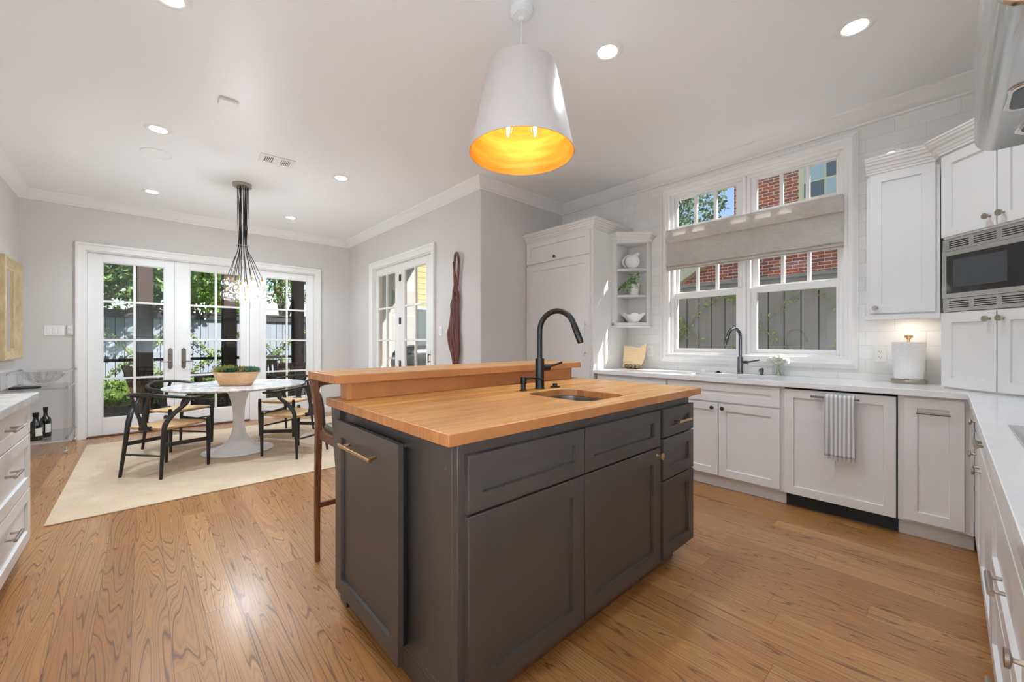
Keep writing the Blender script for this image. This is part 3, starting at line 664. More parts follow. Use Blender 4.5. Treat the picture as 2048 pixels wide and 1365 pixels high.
# bubble chandelier over the dining table
cx_, cy_ = .82, 5.36
t = thing('bubble_chandelier', 'cluster chandelier of clear glass bubbles on black cords', 'chandelier', (cx_, cy_, 2.97))
MB().lathe([(.0001, -.035), (.088, -.035), (.092, -.032), (.092, 0), (.0001, 0)], (cx_, cy_, 2.97), 40).build('canopy', 'nickel', t)
MB().lathe([(.045, -.003), (.055, -.003), (.055, .003), (.045, .003)], (cx_, cy_, 2.277), 32, closed=True).build('ring', 'nickel', t)
rt = Vector((.736, -.677, 0)); fw = Vector((.677, .736, 0))
spots = [(470, 375, .02), (800, 335, .10), (690, 490, -.10), (840, 525, -.16), (1130, 375, .06), (1020, 615, -.10), (1165, 650, .10), (1300, 600, -.04), (1420, 430, .04), (1400, 650, .10), (450, 680, -.06), (580, 730, .09), (750, 745, .0), (955, 960, -.02), (980, 440, -.02), (600, 400, .16)]
for i, (sx, sy, dp) in enumerate(spots):
    u = 420+sx/13.65; v = 540+sy/13.65; D = .677*cx_+.736*cy_+dp; la = (u-1024)/803*D; up = 1.205+(683.5-v)/803*D
    c = rt*la + fw*D + Vector((0, 0, up)); r = .058
    g = MB().sphere(c, r, 20).build('glass_globe', 'globe', t)
    MB().lathe([(.0105, .0), (.0105, .03), (.004, .036)], c+Vector((0, 0, r-.012)), 10).build('socket', 'brass', g)
    MB().sphere(c+Vector((0, 0, .004)), .009, 10, 0, (1, 1, 1.7)).build('bulb', 'bulb', g)
    od = Vector((c.x-cx_, c.y-cy_, 0)); od = od/max(.001, od.length)*(.018+.026*min(1, od.length/.2)); q = Vector((cx_, cy_, 2.277))+od
    top = Vector((cx_, cy_, 2.936))+od*1.15+Vector((random.uniform(-.012, .012), random.uniform(-.012, .012), 0))
    end = c+Vector((0, 0, r+.02))
    MB().tube(bez([top, (top+q)/2+Vector((random.uniform(-.008, .008), random.uniform(-.008, .008), 0)), q, q*.6+end*.4+Vector((0, 0, -.005)), end], 16), .0034, 6).build('cord', 'rubber', t)

# ------------------------------------------------------------------ island
IX0, IX1, IY0, IY1 = .69, 2.26, .99, 1.90      # carcass
t = thing('island_cabinet', 'charcoal grey kitchen island cabinet with panelled fronts', 'kitchen island', ((IX0+IX1)/2, 1.45, 0))
mb = MB().box((IX0+.02, 1.055, 0), (IX1-.06, IY1-.05, .10)).box((IX0, IY0, .10), (IX1, IY1, .12))
mb.box((IX0, IY0, .12), (IX1, IY0+.03, .907)).box((IX0, IY1-.03, .12), (IX1, IY1, .907)).box((IX0, IY0+.03, .12), (IX0+.03, IY1-.03, .907)).box((IX1-.03, IY0+.03, .12), (IX1, IY1-.03, .907))
mb.box((IX0, IY0, .02), (IX0+.03, IY1, .10))
mb.box((IX0-.012, IY1-.06, .0), (IX0+.05, IY1+.02, .13))
mb.build('carcass', 'isl', t, bevel=.002)
MB().box((.72, 1.05, 0), (IX1-.07, 1.056, .035)).build('toe_trim', 'walnut', t)
FY = .99
def ifront(x0, x1, z0, z1): return frame((x0, FY, z0), (1, 0, 0), (0, -1, 0)), x1-x0, z1-z0
def put(kind, x0, x1, z0, z1, rail=.06):
    f, w_, h_ = ifront(x0, x1, z0, z1); return shaker(f, w_, h_, rail).build(kind, 'isl', t, bevel=0)
XA, XB, XC, XD = .715, 1.282, 1.895, 2.275
put('drawer_front', XA, XB-.003, .685, .862, .055); put('drawer_front', XB+.003, XC, .685, .862, .055)
put('door', XA, XB-.003, .105, .677, .068); dd = put('door', XB+.003, XC, .105, .677, .068)
f, _, _ = ifront(XB, XC, 0, 1); knob(frame((XC-.035, FY-.02, .645), (1, 0, 0), (0, -1, 0)), 0, 0, .0165, .032).build('knob', 'brass', dd)
a = put('drawer_front', XC+.028, XD, .72, .862, .05); put('drawer_front', XC+.028, XD, .505, .712, .055); put('drawer_front', XC+.028, XD, .105, .497, .058)
bar_handle(frame(((XC+.028+XD)/2, FY-.02, .79), (1, 0, 0), (0, -1, 0)), -.075, .075, 0, .0065, .034, post=.02).build('handle', 'brass', a)
# pull-out bin left slightly open on the island's end
fb = frame((.655, 1.86, .10), (0, -1, 0), (-1, -.022, 0))
dp = shaker(fb, .60, .755, .068, .02).build('bin_door', 'isl', t)
bar_handle(frame(fb((.30, .675, .02)), (0, -1, 0), (-1, 0, 0)), -.155, .155, 0, .0075, .036, post=.012).build('handle', 'brass', dp)
MB().box((.668, 1.30, .13), (.695, 1.84, .84)).build('bin_cavity', 'dark_gap', t)
MB().box((.664, 1.27, .838), (.69, 1.30, .845)).build('slide', 'steel', t)
# seating side: dark knee wall, bracket and bar support
mb = MB().box((.70, 1.90, .944), (2.27, 1.93, 1.02))
mb.prism([(0, .86), (0, .13), (.02, .13), (.05, .55), (.075, .66), (.11, .86)], frame((.672, 1.92, .045), (0, 1, 0), (1, 0, 0)), 0, .035)
mb.build('knee_panel', 'isl', t, bevel=.002)

hole = rrect(1.405, 1.055, 1.745, 1.445, .075)
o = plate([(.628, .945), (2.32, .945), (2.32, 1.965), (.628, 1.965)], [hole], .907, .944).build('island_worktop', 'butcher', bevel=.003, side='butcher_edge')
tag(o, 'butcher block worktop of the island with a sink cut out', 'worktop')
t = thing('breakfast_bar', 'raised butcher block breakfast bar along the far edge of the island', 'bar top', (1.46, 1.93, .944))
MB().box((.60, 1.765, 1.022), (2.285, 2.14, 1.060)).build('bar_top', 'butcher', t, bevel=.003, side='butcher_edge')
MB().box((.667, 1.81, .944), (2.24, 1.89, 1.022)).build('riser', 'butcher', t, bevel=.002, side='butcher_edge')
t = thing('prep_sink', 'small steel prep sink set under the butcher block', 'sink', (1.575, 1.25, .70))
basin(hole, .906, .20).build('basin', 'sinksteel', t, smooth=50)
MB().lathe([(.0001, .003), (.03, .003), (.04, .001), (.04, -.004), (.0001, -.004)], (1.575, 1.25, .7075), 24).build('drain', 'steel', t)

def tap(base, dirn, H, reach, r, mat, label, side_dir, stub, neck=.0):
    t = thing('kitchen_tap', label, 'tap', base); b = Vector(base); d = Vector((dirn[0], dirn[1], 0)).normalized(); s_ = Vector((side_dir[0], side_dir[1], 0)).normalized()
    MB().lathe([(.0001, 0), (r*1.85, 0), (r*1.85, .004), (r*1.7, .006), (r*1.7, stub), (r*1.62, stub+.003), (.0001, stub+.003)], b, 28).build('body', mat, t)
    R = reach/2; zt = H-R; pts = [b+Vector((0, 0, stub))]
    n = 18; drop = .45
    pts.append(b+Vector((0, 0, zt*.6+stub*.4)))
    for k in range(n+1):
        a = PI*k/n*.9; pts.append(b + d*(R-R*math.cos(a)) + Vector((0, 0, zt+R*math.sin(a))))
    end = pts[-1]; tn = (pts[-1]-pts[-2]).normalized()
    MB().tube(pts, r, 18).build('spout', mat, t)
    MB().tube([end, end+tn*.004, end+tn*.10, end+tn*.105], [r*1.02, r*1.12, r*1.12, r*.95], 18).build('spray_head', mat, t)
    k = b+Vector((0, 0, stub*.70))
    MB().tube([k, k+s_*(r*1.7+.04)], r*1.15, 16).tube([k+s_*(r*1.7+.03)+Vector((0, 0, .004)), k+s_*(r*1.7+.075)+Vector((0, 0, .012)), k+s_*(r*1.7+.13)+Vector((0, 0, .026))], [.008, .0065, .006], 10).build('handle', mat, t)
    return t
tap((1.615, 1.53, .944), (.20, -1), .425, .215, .0148, 'black', 'tall matte black gooseneck tap on the butcher block island', (.98, -.2), .165)
t = thing('soap_dispenser', 'matte black soap dispenser left of the black island tap', 'soap dispenser', (1.485, 1.525, .944))
MB().lathe([(.0001, 0), (.021, 0), (.021, .004), (.0125, .006), (.0125, .035), (.0165, .037), (.0165, .072), (.0001, .072)], (1.485, 1.525, .944), 24).build('pump', 'black', t)
MB().tube([(1.485, 1.525, 1.008), (1.53, 1.50, 1.009), (1.57, 1.478, 1.004), (1.578, 1.474, .995)], [.0055, .005, .0045, .004], 8).build('nozzle', 'black', t)
o = MB().lathe([(.0001, 0), (.028, 0), (.028, .005), (.014, .008), (.013, .022), (.0001, .023)], (1.731, 1.52, .944), 24).build('air_switch', 'black')
tag(o, 'round black air switch button right of the island tap', 'switch')

# ------------------------------------------------------------------ window-side base cabinets
CX = 3.465       # carcass face; doors are 20 mm thick and end at 3.445
def wfront(y0, y1, z0, z1): return frame((CX, y0, z0), (0, -1, 0), (-1, 0, 0)), y0-y1, z1-z0
def base_unit(name, ya, yb, label):
    t = thing(name, label, 'base cabinet', (3.75, (ya+yb)/2, 0))
    mb = MB().box((CX, yb, .10), (4.055, ya, .12)).box((3.52, yb, 0), (4.055, ya, .10)).box((CX, ya-.018, .12), (4.055, ya, .875)).box((CX, yb, .12), (4.055, yb+.018, .875)).box((4.035, yb+.018, .12), (4.055, ya-.018, .875))
    mb.box((CX, yb+.018, .12), (CX+.018, ya-.018, .66)).box((CX, yb+.018, .66), (CX+.018, ya-.018, .875))
    mb.build('carcass', 'cab', t, bevel=.001); return t
def wput(t, kind, y0, y1, z0, z1, rail=.058):
    f, w_, h_ = wfront(y0, y1, z0, z1); return shaker(f, w_, h_, rail).build(kind, 'cab', t)
t = base_unit('base_cabinet', 2.465, 1.708, 'white base cabinet between the fridge panel and the sink cabinet')
wput(t, 'drawer_front', 2.45, 1.712, .715, .858); d_ = wput(t, 'door', 2.45, 2.085, .115, .70); wput(t, 'door', 2.079, 1.712, .115, .70)
knob(frame((3.445, 2.12, .655), (0, -1, 0), (-1, 0, 0)), 0, 0).build('knob', 'dknickel', d_)
t = base_unit('sink_cabinet', 1.708, .8165, 'white sink base cabinet with two doors and small round knobs')
wput(t, 'false_front', 1.69, .84, .715, .862); a = wput(t, 'door', 1.69, 1.272, .115, .702); b = wput(t, 'door', 1.266, .84, .115, .702)
knob(frame((3.445, 1.312, .665), (0, -1, 0), (-1, 0, 0)), 0, 0).build('knob', 'dknickel', a)
knob(frame((3.445, 1.232, .665), (0, -1, 0), (-1, 0, 0)), 0, 0).build('knob', 'dknickel', b)
t = thing('dishwasher', 'white panelled dishwasher with a dark toe kick below', 'dishwasher', (3.75, .515, 0))
MB().box((CX+.006, .2165, .10), (4.0, .8145, .868)).build('body', 'dark_gap', t)
MB().box((3.53, .2165, 0), (3.56, .8145, .108)).build('toe_kick', 'rubber', t)
a = wput(t, 'front_panel', .8135, .2215, .105, .860, .058)
bar_handle(frame((3.445, .52, .825), (0, -1, 0), (-1, 0, 0)), -.13, .13, 0, .0065, .034, post=.012).build('handle', 'dknickel', a)
t = base_unit('pullout_cabinet', .2145, -.10, 'narrow white pull-out cabinet right of the dishwasher')
a = wput(t, 'door', .187, -.062, .115, .861)
bar_handle(frame((3.445, .062, .778), (0, -1, 0), (-1, 0, 0)), -.07, .07, 0, .0065, .034, post=.02).build('handle', 'dknickel', a)
# linen towel over the dishwasher bar
tb = MB(); nu, nv = 26, 30
def tow(u, v):
    y = .572-.158*u + .004*math.sin(v*5); zz = .838-.40*v
    x = 3.401 - .004*math.cos(0) - .006*math.sin(u*9+v*2)*min(1, v*2) - .003*math.sin(u*21)*v - .01*v*v*.4
    return Vector((x, y+.004*v*math.sin(u*6), zz))
g = [[tow(i/nu, k/nv) for i in range(nu+1)] for k in range(nv+1)]
bk = [[Vector((3.428-.004*math.sin(i/nu*8), g[0][i].y, .838-.30*k/10)) for i in range(nu+1)] for k in range(11)]
top = [[Vector((3.4145+.0135*math.cos(PI*k/6), g[0][i].y, .838+.010*math.sin(PI*k/6))) for i in range(nu+1)] for k in range(1, 6)]
rows = bk[::-1]+top+g; R_ = len(rows)
tb.add([p for r in rows for p in r], [(r*(nu+1)+i, r*(nu+1)+i+1, (r+1)*(nu+1)+i+1, (r+1)*(nu+1)+i) for r in range(R_-1) for i in range(nu)])
o = tb.build('dish_towel', 'towel', smooth=80, solid=.0022, recalc=False); tag(o, 'grey and white striped dish towel hanging over the dishwasher handle', 'towel')
fg = MB()
for k in range(56):
    u = (k+.5)/56; p = tow(u, 1); L = .018+.014*random.random(); q = Vector((random.uniform(-.004, .003), random.uniform(-.006, .006), -L))
    fg.tube([p+Vector((0, 0, .004)), p+q*.5+Vector((random.uniform(-.003, .003), 0, 0)), p+q], .0009, 5)
f_ = MB(); root = o
fr_ = fg.build('fringe', 'towel', root)

# ------------------------------------------------------------------ run on the right-hand wall
RY = -.12        # carcass face, fronts end at -.10
def rfront(x0, x1, z0, z1): return frame((x1, RY, z0), (-1, 0, 0), (0, 1, 0)), x1-x0, z1-z0
def run_unit(label, x0, x1, fronts):
    t = thing('base_cabinet', label, 'base cabinet', ((x0+x1)/2, -.4, 0))
    MB().box((x0, -.695, .10), (x1, RY, .875)).box((x0, -.695, 0), (x1, RY-.07, .10)).build('carcass', 'cab', t, bevel=.001)
    for kind, a0, a1, z0, z1, hw in fronts:
        f, w_, h_ = rfront(a0, a1, z0, z1); o = shaker(f, w_, h_, .055).build(kind, 'cab', t)
        for h in hw:
            q = frame((h[1], RY+.02, h[2]), (-1, 0, 0), (0, 1, 0))
            if h[0] == 'k': knob(q, 0, 0, .0175, .029).build('knob', 'nickel', o)
            else: bar_handle(q, -.07, .07, 0, .0072, .026, post=.02).build('handle', 'nickel', o)
run_unit('white corner base cabinet below the counter bend, right of the pull-out', 2.90, 3.462, [('drawer_front', 2.904, 3.43, .715, .858, [('k', 3.20, .785)]), ('door', 3.20, 3.43, .115, .70, [('k', 3.28, .60)]), ('door', 2.904, 3.196, .115, .70, [('k', 2.945, .60)])])
run_unit('white base cabinet left of the cooktop with a bar handled drawer', 2.20, 2.896, [('drawer_front', 2.204, 2.892, .715, .858, [('b', 2.485, .79)]), ('door', 2.204, 2.892, .115, .70, [('k', 2.85, .60)])])
run_unit('white drawer cabinet directly under the cooktop', 1.25, 2.196, [('drawer_front', 1.254, 2.192, .715, .858, []), ('drawer_front', 1.254, 2.192, .415, .705, [('b', 1.69, .55)]), ('drawer_front', 1.254, 2.192, .115, .405, [('b', 1.69, .25)])])
run_unit('white base cabinet nearest the viewer at the lower right edge', .45, 1.246, [('drawer_front', .454, 1.242, .715, .858, []), ('door', .454, 1.242, .115, .70, [('k', 1.215, .60)])])
run_unit('white base cabinet at the near end of the right-hand run, out of view', -.425, .446, [('drawer_front', -.42, .442, .715, .858, []), ('door', -.42, .442, .115, .70, [])])

hole2 = rrect(3.565, .955, 3.865, 1.60, .05)
o = plate([(3.42, 2.472), (3.42, -.073), (-.43, -.073), (-.43, -.698), (4.055, -.698), (4.055, 2.472)], [hole2], .876, .914).build('counter_top', 'quartz', bevel=.002)
tag(o, 'white quartz counter top running under the window and round the corner', 'counter top')
t = thing('kitchen_sink', 'large steel sink set under the white counter below the window', 'sink', (3.715, 1.28, .66))
basin(hole2, .876, .21).build('basin', 'sinksteel', t, smooth=50)
MB().lathe([(.0001, .003), (.035, .003), (.045, .001), (.045, -.004), (.0001, -.004)], (3.715, 1.28, .6675), 24).build('drain', 'steel', t)
tap((3.936, 1.262, .914), (-.93, .38), .405, .145, .0135, 'gunmetal', 'dark steel gooseneck tap behind the window sink', (0, -1), .15)
t = thing('soap_dispenser', 'small dark soap dispenser right of the window tap', 'soap dispenser', (3.965, 1.104, .914))
MB().lathe([(.0001, 0), (.019, 0), (.019, .004), (.0115, .006), (.0115, .022), (.0185, .024), (.0185, .05), (.013, .055), (.0001, .055)], (3.965, 1.104, .914), 24).build('pump', 'gunmetal', t)
MB().tube([(3.965, 1.104, .967), (3.94, 1.088, .972), (3.925, 1.078, .966), (3.922, 1.076, .956)], .0042, 8).build('nozzle', 'gunmetal', t)
o = MB().lathe([(.0001, 0), (.027, 0), (.027, .005), (.014, .008), (.013, .019), (.0001, .02)], (3.94, 1.45, .914), 24).build('air_switch', 'black')
tag(o, 'round black air switch button left of the window tap', 'switch')
o = MB().box((3.862, 1.535, .914), (3.90, 1.575, .944)).build('sponge', 'white_plastic', bevel=.004); tag(o, 'small white sponge block at the left end of the window sink', 'sponge')

# cooktop and hood
t = thing('cooktop', 'stainless steel cooktop set into the right-hand counter', 'cooktop', (1.725, -.385, .914))
MB().box((1.27, -.63, .914), (2.18, -.137, .921)).build('plate', 'steel', t, bevel=.004, seg=3)
for ix in (1.45, 1.725, 2.0):
    g = MB()
    for yy in (-.58, -.38, -.19): g.tube([(ix-.125, yy, .955), (ix+.125, yy, .955)], .007, 6)
    for xx in (-.12, 0, .12): g.tube([(ix+xx, -.59, .955), (ix+xx, -.18, .955)], .007, 6)
    for xx in (-.12, .12):
        for yy in (-.58, -.19): g.tube([(ix+xx, yy, .919), (ix+xx, yy, .957)], .008, 6)
    g.build('grate', 'black', t)
    for yy in (-.49, -.28): MB().lathe([(.0001, .02), (.035, .02), (.042, .012), (.045, 0)], (ix, yy, .92), 20).build('burner', 'black', t)
t = thing('range_hood', 'brushed steel range hood cropped by the right edge', 'range hood', (1.73, -.36, 1.87))
hx0, hx1, hy0, hy1, hz = 1.27, 2.195, -.698, -.062, 1.87
prof = [(hy0, hz), (hy1-.05, hz)] + [(hy1-.05+.05*math.sin(a*PI/12), hz+.05-.05*math.cos(a*PI/12)) for a in range(1, 7)] + [(hy1, hz+.34), (hy1-.06, hz+.36), (hy0, hz+.36)]
MB().prism(prof, frame((hx0, 0, 0), (0, 1, 0), (1, 0, 0)), 0, hx1-hx0).box((1.55, hy0, hz+.36), (1.91, -.40, 2.97)).build('canopy', 'steel', t, bevel=.012, seg=3)
for lx in (2.02, 1.44):
    g = MB().lathe([(.052, 0), (.066, 0), (.066, -.005), (.062, -.007), (.052, -.004)], (lx, -.20, hz), 32, sy=.9, closed=True).build('light_bezel', 'chrome', t)
    MB().lathe([(.0001, .0), (.052, -.002), (.052, .004), (.0001, .004)], (lx, -.20, hz), 24, sy=.9).build('light_glass', 'micro_screen', g)
g = MB().prism(rrect(1.66, -.20, 1.84, -.105, .035), frame((0, 0, hz), (1, 0, 0), (0, 0, -1), (0, 1, 0)), -.001, .006).build('control_recess', 'chrome', t, bevel=.003)
MB().prism(rrect(1.675, -.19, 1.825, -.115, .03), frame((0, 0, hz-.006), (1, 0, 0), (0, 0, -1), (0, 1, 0)), -.001, .001).build('control_panel', 'micro_glass', g)
for kx in (1.71, 1.75, 1.79): MB().lathe([(.0001, -.016), (.010, -.016), (.011, -.006), (.011, 0)], (kx, -.152, hz-.006), 16).build('control_knob', 'chrome', g)
MB().box((1.40, -.60, hz-.004), (2.06, -.28, hz+.002)).build('grease_filter', 'steel', t, bevel=.002)

# ------------------------------------------------------------------ corner tower, upper cabinets
p0 = Vector((3.665, .035, 0)); DU = Vector((-.7071, -.7071, 0)); DN = Vector((-.7071, .7071, 0)); DW = .62
p1 = p0+DU*DW
t = thing('corner_cabinet', 'tall white corner cabinet standing on the counter, framing the microwave', 'wall cabinet', (3.75, -.35, .914))
in0 = p0-DN*.02; in1 = p1-DN*.02
foot = [(4.058, in0.y), (in0.x, in0.y), (in1.x, in1.y), (in1.x, -.697), (4.058, -.697)]
mb = MB(); mb.prism(foot, frame((0, 0, 0), (1, 0, 0), (0, 0, 1), (0, 1, 0)), .914, 1.385); mb.prism(foot, frame((0, 0, 0), (1, 0, 0), (0, 0, 1), (0, 1, 0)), 1.838, 2.36)
ft2 = [(4.058, in0.y), (in0.x+.12, in0.y), (in1.x, in1.y-.1), (in1.x, -.697), (4.058, -.697)]
mb.box((in0.x, in0.y-.016, 1.385), (4.058, in0.y, 1.838)).box((in1.x, -.697, 1.385), (in1.x+.016, in1.y, 1.838))
mb.build('carcass', 'cab', t, bevel=.001)
for z0, z1, kz in ((.925, 1.38, 1.333), (1.848, 2.352, 1.905)):
    for k, (a0, a1) in enumerate(((.004, .299), (.305, .60))):
        o = shaker(frame(in0+Vector((0, 0, z0)) + DU*a0, DU, DN), a1-a0, z1-z0, .058).build('door', 'cab', t)
        ka = a1-.03 if k == 0 else a0+.03
        knob(frame(in0+DU*ka+DN*.02+Vector((0, 0, kz)), DU, DN), 0, 0, .017, .032).build('knob', 'nickel', o)
t = thing('microwave', 'built-in stainless microwave with louvred trim in the corner cabinet', 'microwave', (3.50, -.12, 1.388))
fm = frame(in0+Vector((0, 0, 1.388)), DU, DN); W_, H_ = .60, .446
MB().fbox(fm, (.012, 0, -.25), (W_-.004, H_, .004)).build('housing', 'steel', t)
for z0 in (.004, H_-.078):
    tr = MB().fbox(fm, (.012, z0, .0), (W_, z0+.074, .018)).build('vent_trim', 'steel', t, bevel=.002)
    for k in range(4):
        for q in range(4):
            a0 = .05+k*.138; MB().fbox(fm, (a0, z0+.018+q*.0118, .017), (a0+.11, z0+.0235+q*.0118, .0188)).build('slot', 'dark_gap', tr)
dr = MB().fbox(fm, (.016, .080, .004), (W_, .366, .028)).build('door', 'steel', t, bevel=.004)
MB().fbox(fm, (.045, .108, .026), (W_-.06, .338, .0295)).build('glass', 'micro_glass', dr, bevel=.001)
MB().fbox(fm, (.085, .142, .029), (.36, .308, .0302)).build('screen', 'micro_screen', dr)
t = thing('upper_cabinet', 'white single door wall cabinet right of the kitchen window', 'wall cabinet', (3.9, .21, 1.38))
MB().box((3.752, .036, 1.385), (4.055, .389, 2.372)).build('carcass', 'cab', t, bevel=.001)
o = shaker(frame((3.752, .374, 1.398), (0, -1, 0), (-1, 0, 0)), .318, .966, .062).build('door', 'cab', t)
knob(frame((3.732, .343, 1.435), (0, -1, 0), (-1, 0, 0)), 0, 0).build('knob', 'dknickel', o)
MB().lathe([(.0001, -.012), (.03, -.012), (.034, -.008), (.034, 0), (.0001, 0)], (3.93, .19, 1.386), 24).build('added_puck_light', 'white_plastic', t)  # puck lamp itself unseen, added for a warm glow on tiles and paper roll
pl_d = bpy.data.lights.new('lamp', 'AREA'); pl_d.shape = 'DISK'; pl_d.size = .055; pl_d.energy = .32; pl_d.color = (1, .86, .68)
pl_o = bpy.data.objects.new('lamp', pl_d); COL.objects.link(pl_o); pl_o.parent = t; pl_o.location = Vector((3.93, .19, 1.3735))-t.location
MB().box((3.72, .034, 1.352), (3.75, .40, 1.386)).build('light_rail', 'cab', t, bevel=.004)
CRO = [(0, 0), (-.007, 0), (-.007, .013), (-.014, .016), (-.018, .029), (-.027, .032), (-.034, .050), (-.046, .055), (-.052, .069), (-.061, .072), (-.065, .085), (-.072, .088), (-.072, .098), (0, .098)]
o = path_sweep([(4.05, .392), (3.732, .392), (3.732, in0.y+.03), (p0.x, p0.y), (p1.x, p1.y)][1:], CRO, 2.362)
o = o.build('cabinet_crown', 'cab', None, smooth=30); tag(o, 'white crown moulding across the wall cabinets right of the window', 'crown moulding')
t = thing('upper_cabinet', 'white wall cabinet above the right counter, behind the steel hood', 'wall cabinet', (2.72, -.55, 1.38))
MB().box((2.215, -.697, 1.385), (p1.x-.005, -.425, 2.36)).build('carcass', 'cab', t)
shaker(frame((p1.x-.01, -.425, 1.398), (-1, 0, 0), (0, 1, 0)), .99, .95, .06).build('door', 'cab', t)

# paper towel on its holder, outlets
t = thing('paper_towel_holder', 'paper towel roll on a round nickel stand by the outlet', 'paper towel holder', (3.95, .19, .914))
MB().lathe([(.0001, 0), (.090, 0), (.092, .004), (.092, .024), (.088, .028), (.0001, .028)], (3.95, .19, .914), 48).build('base', 'nickel', t)
MB().lathe([(.0001, 0), (.007, 0), (.007, .305), (.012, .307), (.012, .316), (.022, .318), (.022, .334), (.0001, .335)], (3.95, .19, .914), 24).build('rod', 'brass', t)
MB().lathe([(.02, .03), (.074, .03), (.079, .08), (.084, .2), (.087, .283), (.084, .287), (.022, .287), (.02, .28)], (3.95, .19, .914), 56, closed=True).build('paper_roll', 'ptowel', t)
def outlet(y, z, label, x=4.06):
    t = thing('power_outlet', label, 'power outlet', (x, y, z)); f = frame((x, y, z), (0, -1, 0), (-1, 0, 0))
    MB().fbox(f, (-.036, -.058, 0), (.036, .058, .005)).build('cover_plate', 'white_plastic', t, bevel=.002)
    for dz in (-.021, .021):
        s_ = MB().prism(rrect(-.017, dz-.0165, .017, dz+.0165, .008), f, .003, .0065).build('socket', 'white_plastic', t)
        MB().fbox(f, (-.008, dz-.002, .006), (-.006, dz+.008, .0068)).fbox(f, (.006, dz-.002, .006), (.008, dz+.006, .0068)).lathe([(.0001, 0), (.0024, 0), (.0024, .0004), (.0001, .0004)], f((0, dz-.008, .0065)), 10, ax=(-1, 0, 0)).build('slots', 'dark_gap', s_)
outlet(.345, 1.108, 'white power outlet on the tiles left of the paper towel')
outlet(2.197, 1.10, 'white power outlet on the tiles behind the cutting board')

# fridge behind cabinet panels
t = thing('panelled_fridge', 'tall white panelled fridge with a long steel handle', 'fridge', (3.72, 2.96, 0))
MB().box((3.41, 2.474, 0), (4.055, 3.435, 2.40)).build('carcass', 'cab', t, bevel=.001)
o = shaker(frame((3.41, 3.44-.012, 2.118), (0, -1, 0), (-1, 0, 0)), .925, .252, .062).build('upper_door', 'cab', t)
knob(frame((3.39, 2.972, 2.155), (0, -1, 0), (-1, 0, 0)), 0, 0, .0165, .03).build('knob', 'dknickel', o)
o = shaker(frame((3.41, 3.428, .11), (0, -1, 0), (-1, 0, 0)), .925, 1.985, .068).build('door', 'cab', t)
bar_handle(frame((3.39, 2.552, 1.237), (0, -1, 0), (-1, 0, 0)), -.18, .18, 0, .0065, .036, True).build('handle', 'steel', o)
path_sweep([(3.405, 3.438), (3.405, 2.472), (4.05, 2.472)], [(a, b) for a, b in CRO], 2.37).build('crown', 'cab', t, smooth=30)

# open corner shelf unit
SP = [(3.75, 2.47), (3.75, 2.405), (3.975, 2.18), (4.057, 2.18)]
t = thing('corner_shelf', 'white open corner shelf with clipped front hung left of the window', 'shelf unit', (3.93, 2.33, 1.365))
pl = SP+[(4.057, 2.47)]
up = frame((0, 0, 0), (1, 0, 0), (0, 0, 1), (0, 1, 0))
mb = MB().prism(pl, up, 1.365, 1.409).prism(pl, up, 2.262, 2.35)
mb.box((3.75, 2.452, 1.365), (4.057, 2.4735, 2.35)).box((4.045, 2.18, 1.409), (4.057, 2.47, 2.262))
mb.box((3.748, 2.418, 1.409), (3.772, 2.4738, 2.262)).box((3.975, 2.18, 1.409), (4.05, 2.196, 2.262))
mb.build('case', 'cab', t, bevel=.002)
def shf(z0, z1): return MB().prism([(3.775, 2.452), (3.79, 2.40), (3.89, 2.27), (3.98, 2.20), (4.045, 2.20), (4.045, 2.452)], up, z0, z1)
for z0, z1 in ((1.966, 1.990), (1.683, 1.706)): shf(z0, z1).build('shelf', 'cab', t, bevel=.003)
path_sweep(SP, CRO, 2.265).build('crown', 'cab', t, smooth=30)
path_sweep(SP, [(0, 0), (-.012, 0), (-.016, .012), (-.006, .02), (0, .02)], 1.355).build('light_rail', 'cab', t, smooth=30)
# what stands on it
c = Vector((3.925, 2.335, 1.990))
t = thing('pitcher', 'white round disc pitcher on the top shelf', 'pitcher', c)
A_ = Vector((.55, -.83, 0)).normalized()      # the disc's plane
fp = frame(c, A_, Vector((-.83, -.55, 0)))
ring = []
for k in range(40):
    a = 2*PI*k/40; r = .078+.006*math.cos(a-.7); ring.append((r*math.cos(a), .079+r*.98*math.sin(a)))
mb = MB(); prof = [(.25, .040), (.62, .038), (.86, .028), (.97, .013), (1, 0), (.97, -.013), (.86, -.028), (.62, -.038), (.25, -.040)]
vs = []
for s_, d in prof: vs += [fp((x*s_, .079+(y-.079)*s_, d)) for x, y in ring]
n = 40; fs = [(i*n+k, i*n+(k+1) % n, (i+1)*n+(k+1) % n, (i+1)*n+k) for i in range(8) for k in range(n)] + [tuple(range(n))[::-1], tuple(8*n+k for k in range(n))]
mb.add(vs, fs).lathe([(.0001, 0), (.035, 0), (.033, .012), (.0001, .012)], c, 24)
mb.build('body', 'white_ceramic', t, smooth=60)
MB().tube(bez([fp((-.02, .155, 0)), fp((-.06, .146, 0)), fp((-.095, .10, 0)), fp((-.088, .05, 0)), fp((-.066, .03, 0))], 20), .0085, 10).build('handle', 'white_ceramic', t)
MB().tube([fp((.015, .12, 0)), fp((.045, .155, 0)), fp((.075, .17, 0))], [.034, .026, .017], 16).build('spout', 'white_ceramic', t)
c = Vector((3.945, 2.33, 1.706)); rng = random.Random(5)
t = thing('potted_plant', 'trailing variegated plant in a white pot on the middle shelf', 'plant', c)
MB().lathe([(.0001, 0), (.05, 0), (.056, .03), (.062, .10), (.066, .125), (.06, .125), (.055, .10), (.0001, .095)], c, 28).build('pot', 'white_ceramic', t)
lf = MB(); st = MB()
